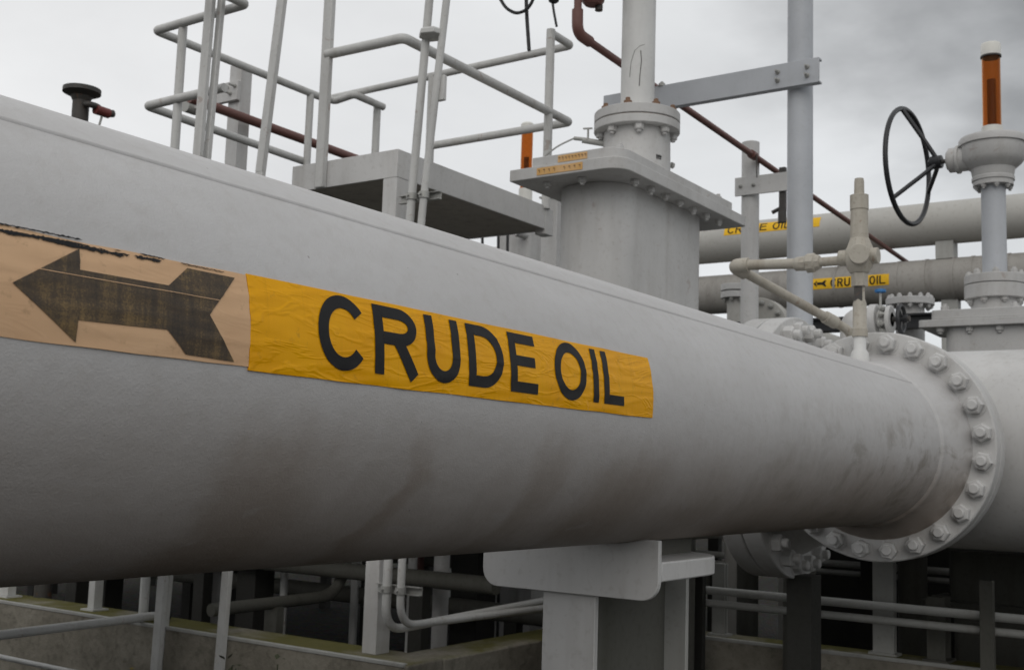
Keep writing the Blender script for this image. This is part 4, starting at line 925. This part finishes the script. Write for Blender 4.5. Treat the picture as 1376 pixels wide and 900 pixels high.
# left lower rails and posts
a = onY(0, 853, 5.33); b = onY(216, 826, 5.33)
lr = thing('low_rail', (3.5, 5.33, GZ), 'grey pipe rail meeting the stanchion in front of the mossy wall', 'rail')
MB().tube([a + (a-b)*.5, b], .024, 14).build('rail_pipe', 'rail', lr)
MB().cyl(b + V(-.02, 0, 0), b + V(.05, 0, 0), .034, 14).build('rail_cap', 'black', lr)
MB().box(b + V(.02, -.02, -.12), b + V(.03, .05, -.03)).build('bracket', 'shade_grey', lr)
ae = a + (a-b)*.45; MB().cyl((ae.x, ae.y, GZ), (ae.x, ae.y, ae.z), .024, 14).build('rail_post', 'shade_grey', lr)
a, b = onX(0, 882, 3.75), onX(110, 903, 3.75)
l2 = thing('low_rail', (3.75, 5, GZ), 'thin pale rail low in front of the mossy wall', 'rail')
MB().tube([V(3.75, 8.2, a.z), V(3.75, 4.45, a.z), V(3.75, 4.45, GZ)], .014, 12, .05).build('rail_pipe', 'rail', l2)
MB().cyl((3.75, 8.1, GZ), (3.75, 8.1, a.z), .014, 12).build('rail_post', 'rail', l2)
for pxk, X, w, lab in ((127, 4.36, .06, 'short white post on the mossy wall between the vent and stanchion'), (8, 4.36, .10, 'broad white post on the mossy wall beside the vent pipe')):
    q = onX(pxk, 820, X); o_ = thing('steel_post', (X, q.y, ZW), lab, 'post'); MB().box((X-.03, q.y-w/2, ZW+.01), (X+.03, q.y+w/2, .62)).build('post_shaft', 'rail', o_, bevel=.003)
    MB().box((X-.055, q.y-w/2-.03, ZW), (X+.055, q.y+w/2+.03, ZW+.0095)).build('base_plate', 'rail', o_)
a, b, c = onY(312, 816, 5.0), onY(440, 801, 5.0), onY(468, 758, 5.0)
o_ = thing('cable_conduit', a, 'dim grey conduit bending upward behind the mossy wall', 'conduit')
MB().tube([a + (a-b)*.2, b + V(.12, 0, 0), V(b.x+.25, 5.0, .2)], .036, 16, .2, 8).build('conduit_run', 'shade_grey', o_)
MB().box((a.x+.3, 4.95, GZ), (a.x+.36, 5.05, a.z-.02)).build('stand', 'shade_grey', o_)
# clutter deeper in the pit, added to keep it dark
PLAB = ['thin pit pipe just behind the return of the mossy wall', 'low pit pipe lying deepest under the deck plates', 'slim pit pipe under the middle deck plates', 'thick pit pipe under the far deck plates', 'highest pit pipe at the far edge of the deck']
PIT = [(5.4, 6.2, -.66, .05), (6.4, 7.5, -.95, .06), (7.3, 8, -.62, .045), (8.2, 9, -.8, .09), (9.6, 9, -.45, .07)]
for k, (X, yl, z_, r) in enumerate(PIT):
    o_ = thing('pit_pipe', (X, 4, z_), PLAB[k], 'pipe', 'pipes added to darken the pit')
    MB().cyl((X, 3.75, z_), (X, yl+4, z_), r, 20).build('pipe_shell', 'shade_grey', o_)
    for yk in (4.3, yl, yl+3): MB().box((X-.04, yk-.05, GZ), (X+.04, yk+.05, z_-r*.9)).build('stand', 'shade_steel', o_)
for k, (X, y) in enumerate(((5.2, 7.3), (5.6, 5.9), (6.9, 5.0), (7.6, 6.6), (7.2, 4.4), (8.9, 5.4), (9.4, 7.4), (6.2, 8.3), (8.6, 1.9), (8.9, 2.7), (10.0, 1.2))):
    o_ = thing('pit_column', (X, y, GZ), 'dim square column added to darken the pit', 'column', 'columns in the dark pit')
    w = .06 + .03*(k % 3); MB().box((X-w, y-w, GZ+.02), (X+w, y+w, -.10)).build('column_shaft', 'shade_steel', o_, bevel=.004)
    MB().box((X-w-.05, y-w-.05, GZ), (X+w+.05, y+w+.05, GZ+.0195)).build('base_plate', 'shade_steel', o_)
dk = thing('shade_deck', (8, 6, -.1), 'dark plates added unseen behind the lettered pipe to shade the pit', 'deck')  # unseen plates, added to block sky light from the pit
for i in range(3): MB().box((6.45 + i*1.35, 1.95, -.235), (7.79 + i*1.35, 3.40, -.215)).build('deck_plate', 'shade_steel', dk)
for (x, y) in ((-1.4, 2.3), (1.8, 7.4), (-1.4, 7.4), (.4, 5.0)): MB().box((x-.05, y-.05, GZ), (x+.05, y+.05, -.166)).build('leg', 'shade_steel', dk)
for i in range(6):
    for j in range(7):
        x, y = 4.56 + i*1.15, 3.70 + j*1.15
        MB().box((x, y, -.0985), (x+1.14, y+1.14, -.08)).build('deck_plate', 'shade_steel', dk)
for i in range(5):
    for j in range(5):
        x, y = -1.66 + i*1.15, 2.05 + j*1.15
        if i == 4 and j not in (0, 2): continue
        MB().box((x, y, -.165), (x+1.14, y+1.14, -.145)).build('deck_plate', 'shade_steel', dk)
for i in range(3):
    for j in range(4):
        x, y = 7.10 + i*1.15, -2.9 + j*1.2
        MB().box((x, y, -.33), (x+1.14, y+1.19, -.31)).build('deck_plate', 'shade_steel', dk)
for j in range(4): MB().box((5.95, -2.9 + j*1.2, -.33), (7.09, -2.9 + j*1.2 + 1.19, -.31)).build('deck_plate', 'shade_steel', dk)
# small weeds in front of the wall
for pxk, pyk, X, mat, lab, n in ((312, 893, 4.05, 'leaf', 'small dark weed against the mossy wall by the stanchion', 9), (373, 892, 4.05, 'leaf', 'tiny dark weed against the mossy wall, away from the stanchion', 6), (177, 896, 4.05, 'leaf_y', 'small yellowing weed against the mossy wall', 8)):
    t0 = onX(pxk, pyk, X); o_ = thing('weed', (X, t0.y, GZ), lab, 'plant')
    MB().tube([V(X, t0.y, GZ), V(X+.01, t0.y+.01, (GZ+t0.z)/2), t0], .003, 6, .05).build('stem', mat, o_)
    mb = MB()
    for k in range(n):
        c = t0 + V(random.uniform(-.03, .03), random.uniform(-.035, .035), random.uniform(-.06, .03)); d = V(random.uniform(-1, 1), random.uniform(-1, 1), random.uniform(-.3, .8)).normalized(); sdv = d.cross(UP).normalized()
        L = random.uniform(.03, .055); ps = [c, c + d*L*.5 + sdv*L*.28, c + d*L, c + d*L*.5 - sdv*L*.28 + UP*.004]; mb.bm.faces.new([mb.bm.verts.new(q) for q in ps])
    mb.build('foliage', mat, o_)
for o in bpy.data.objects:
    if 'base' in o: del o['base']
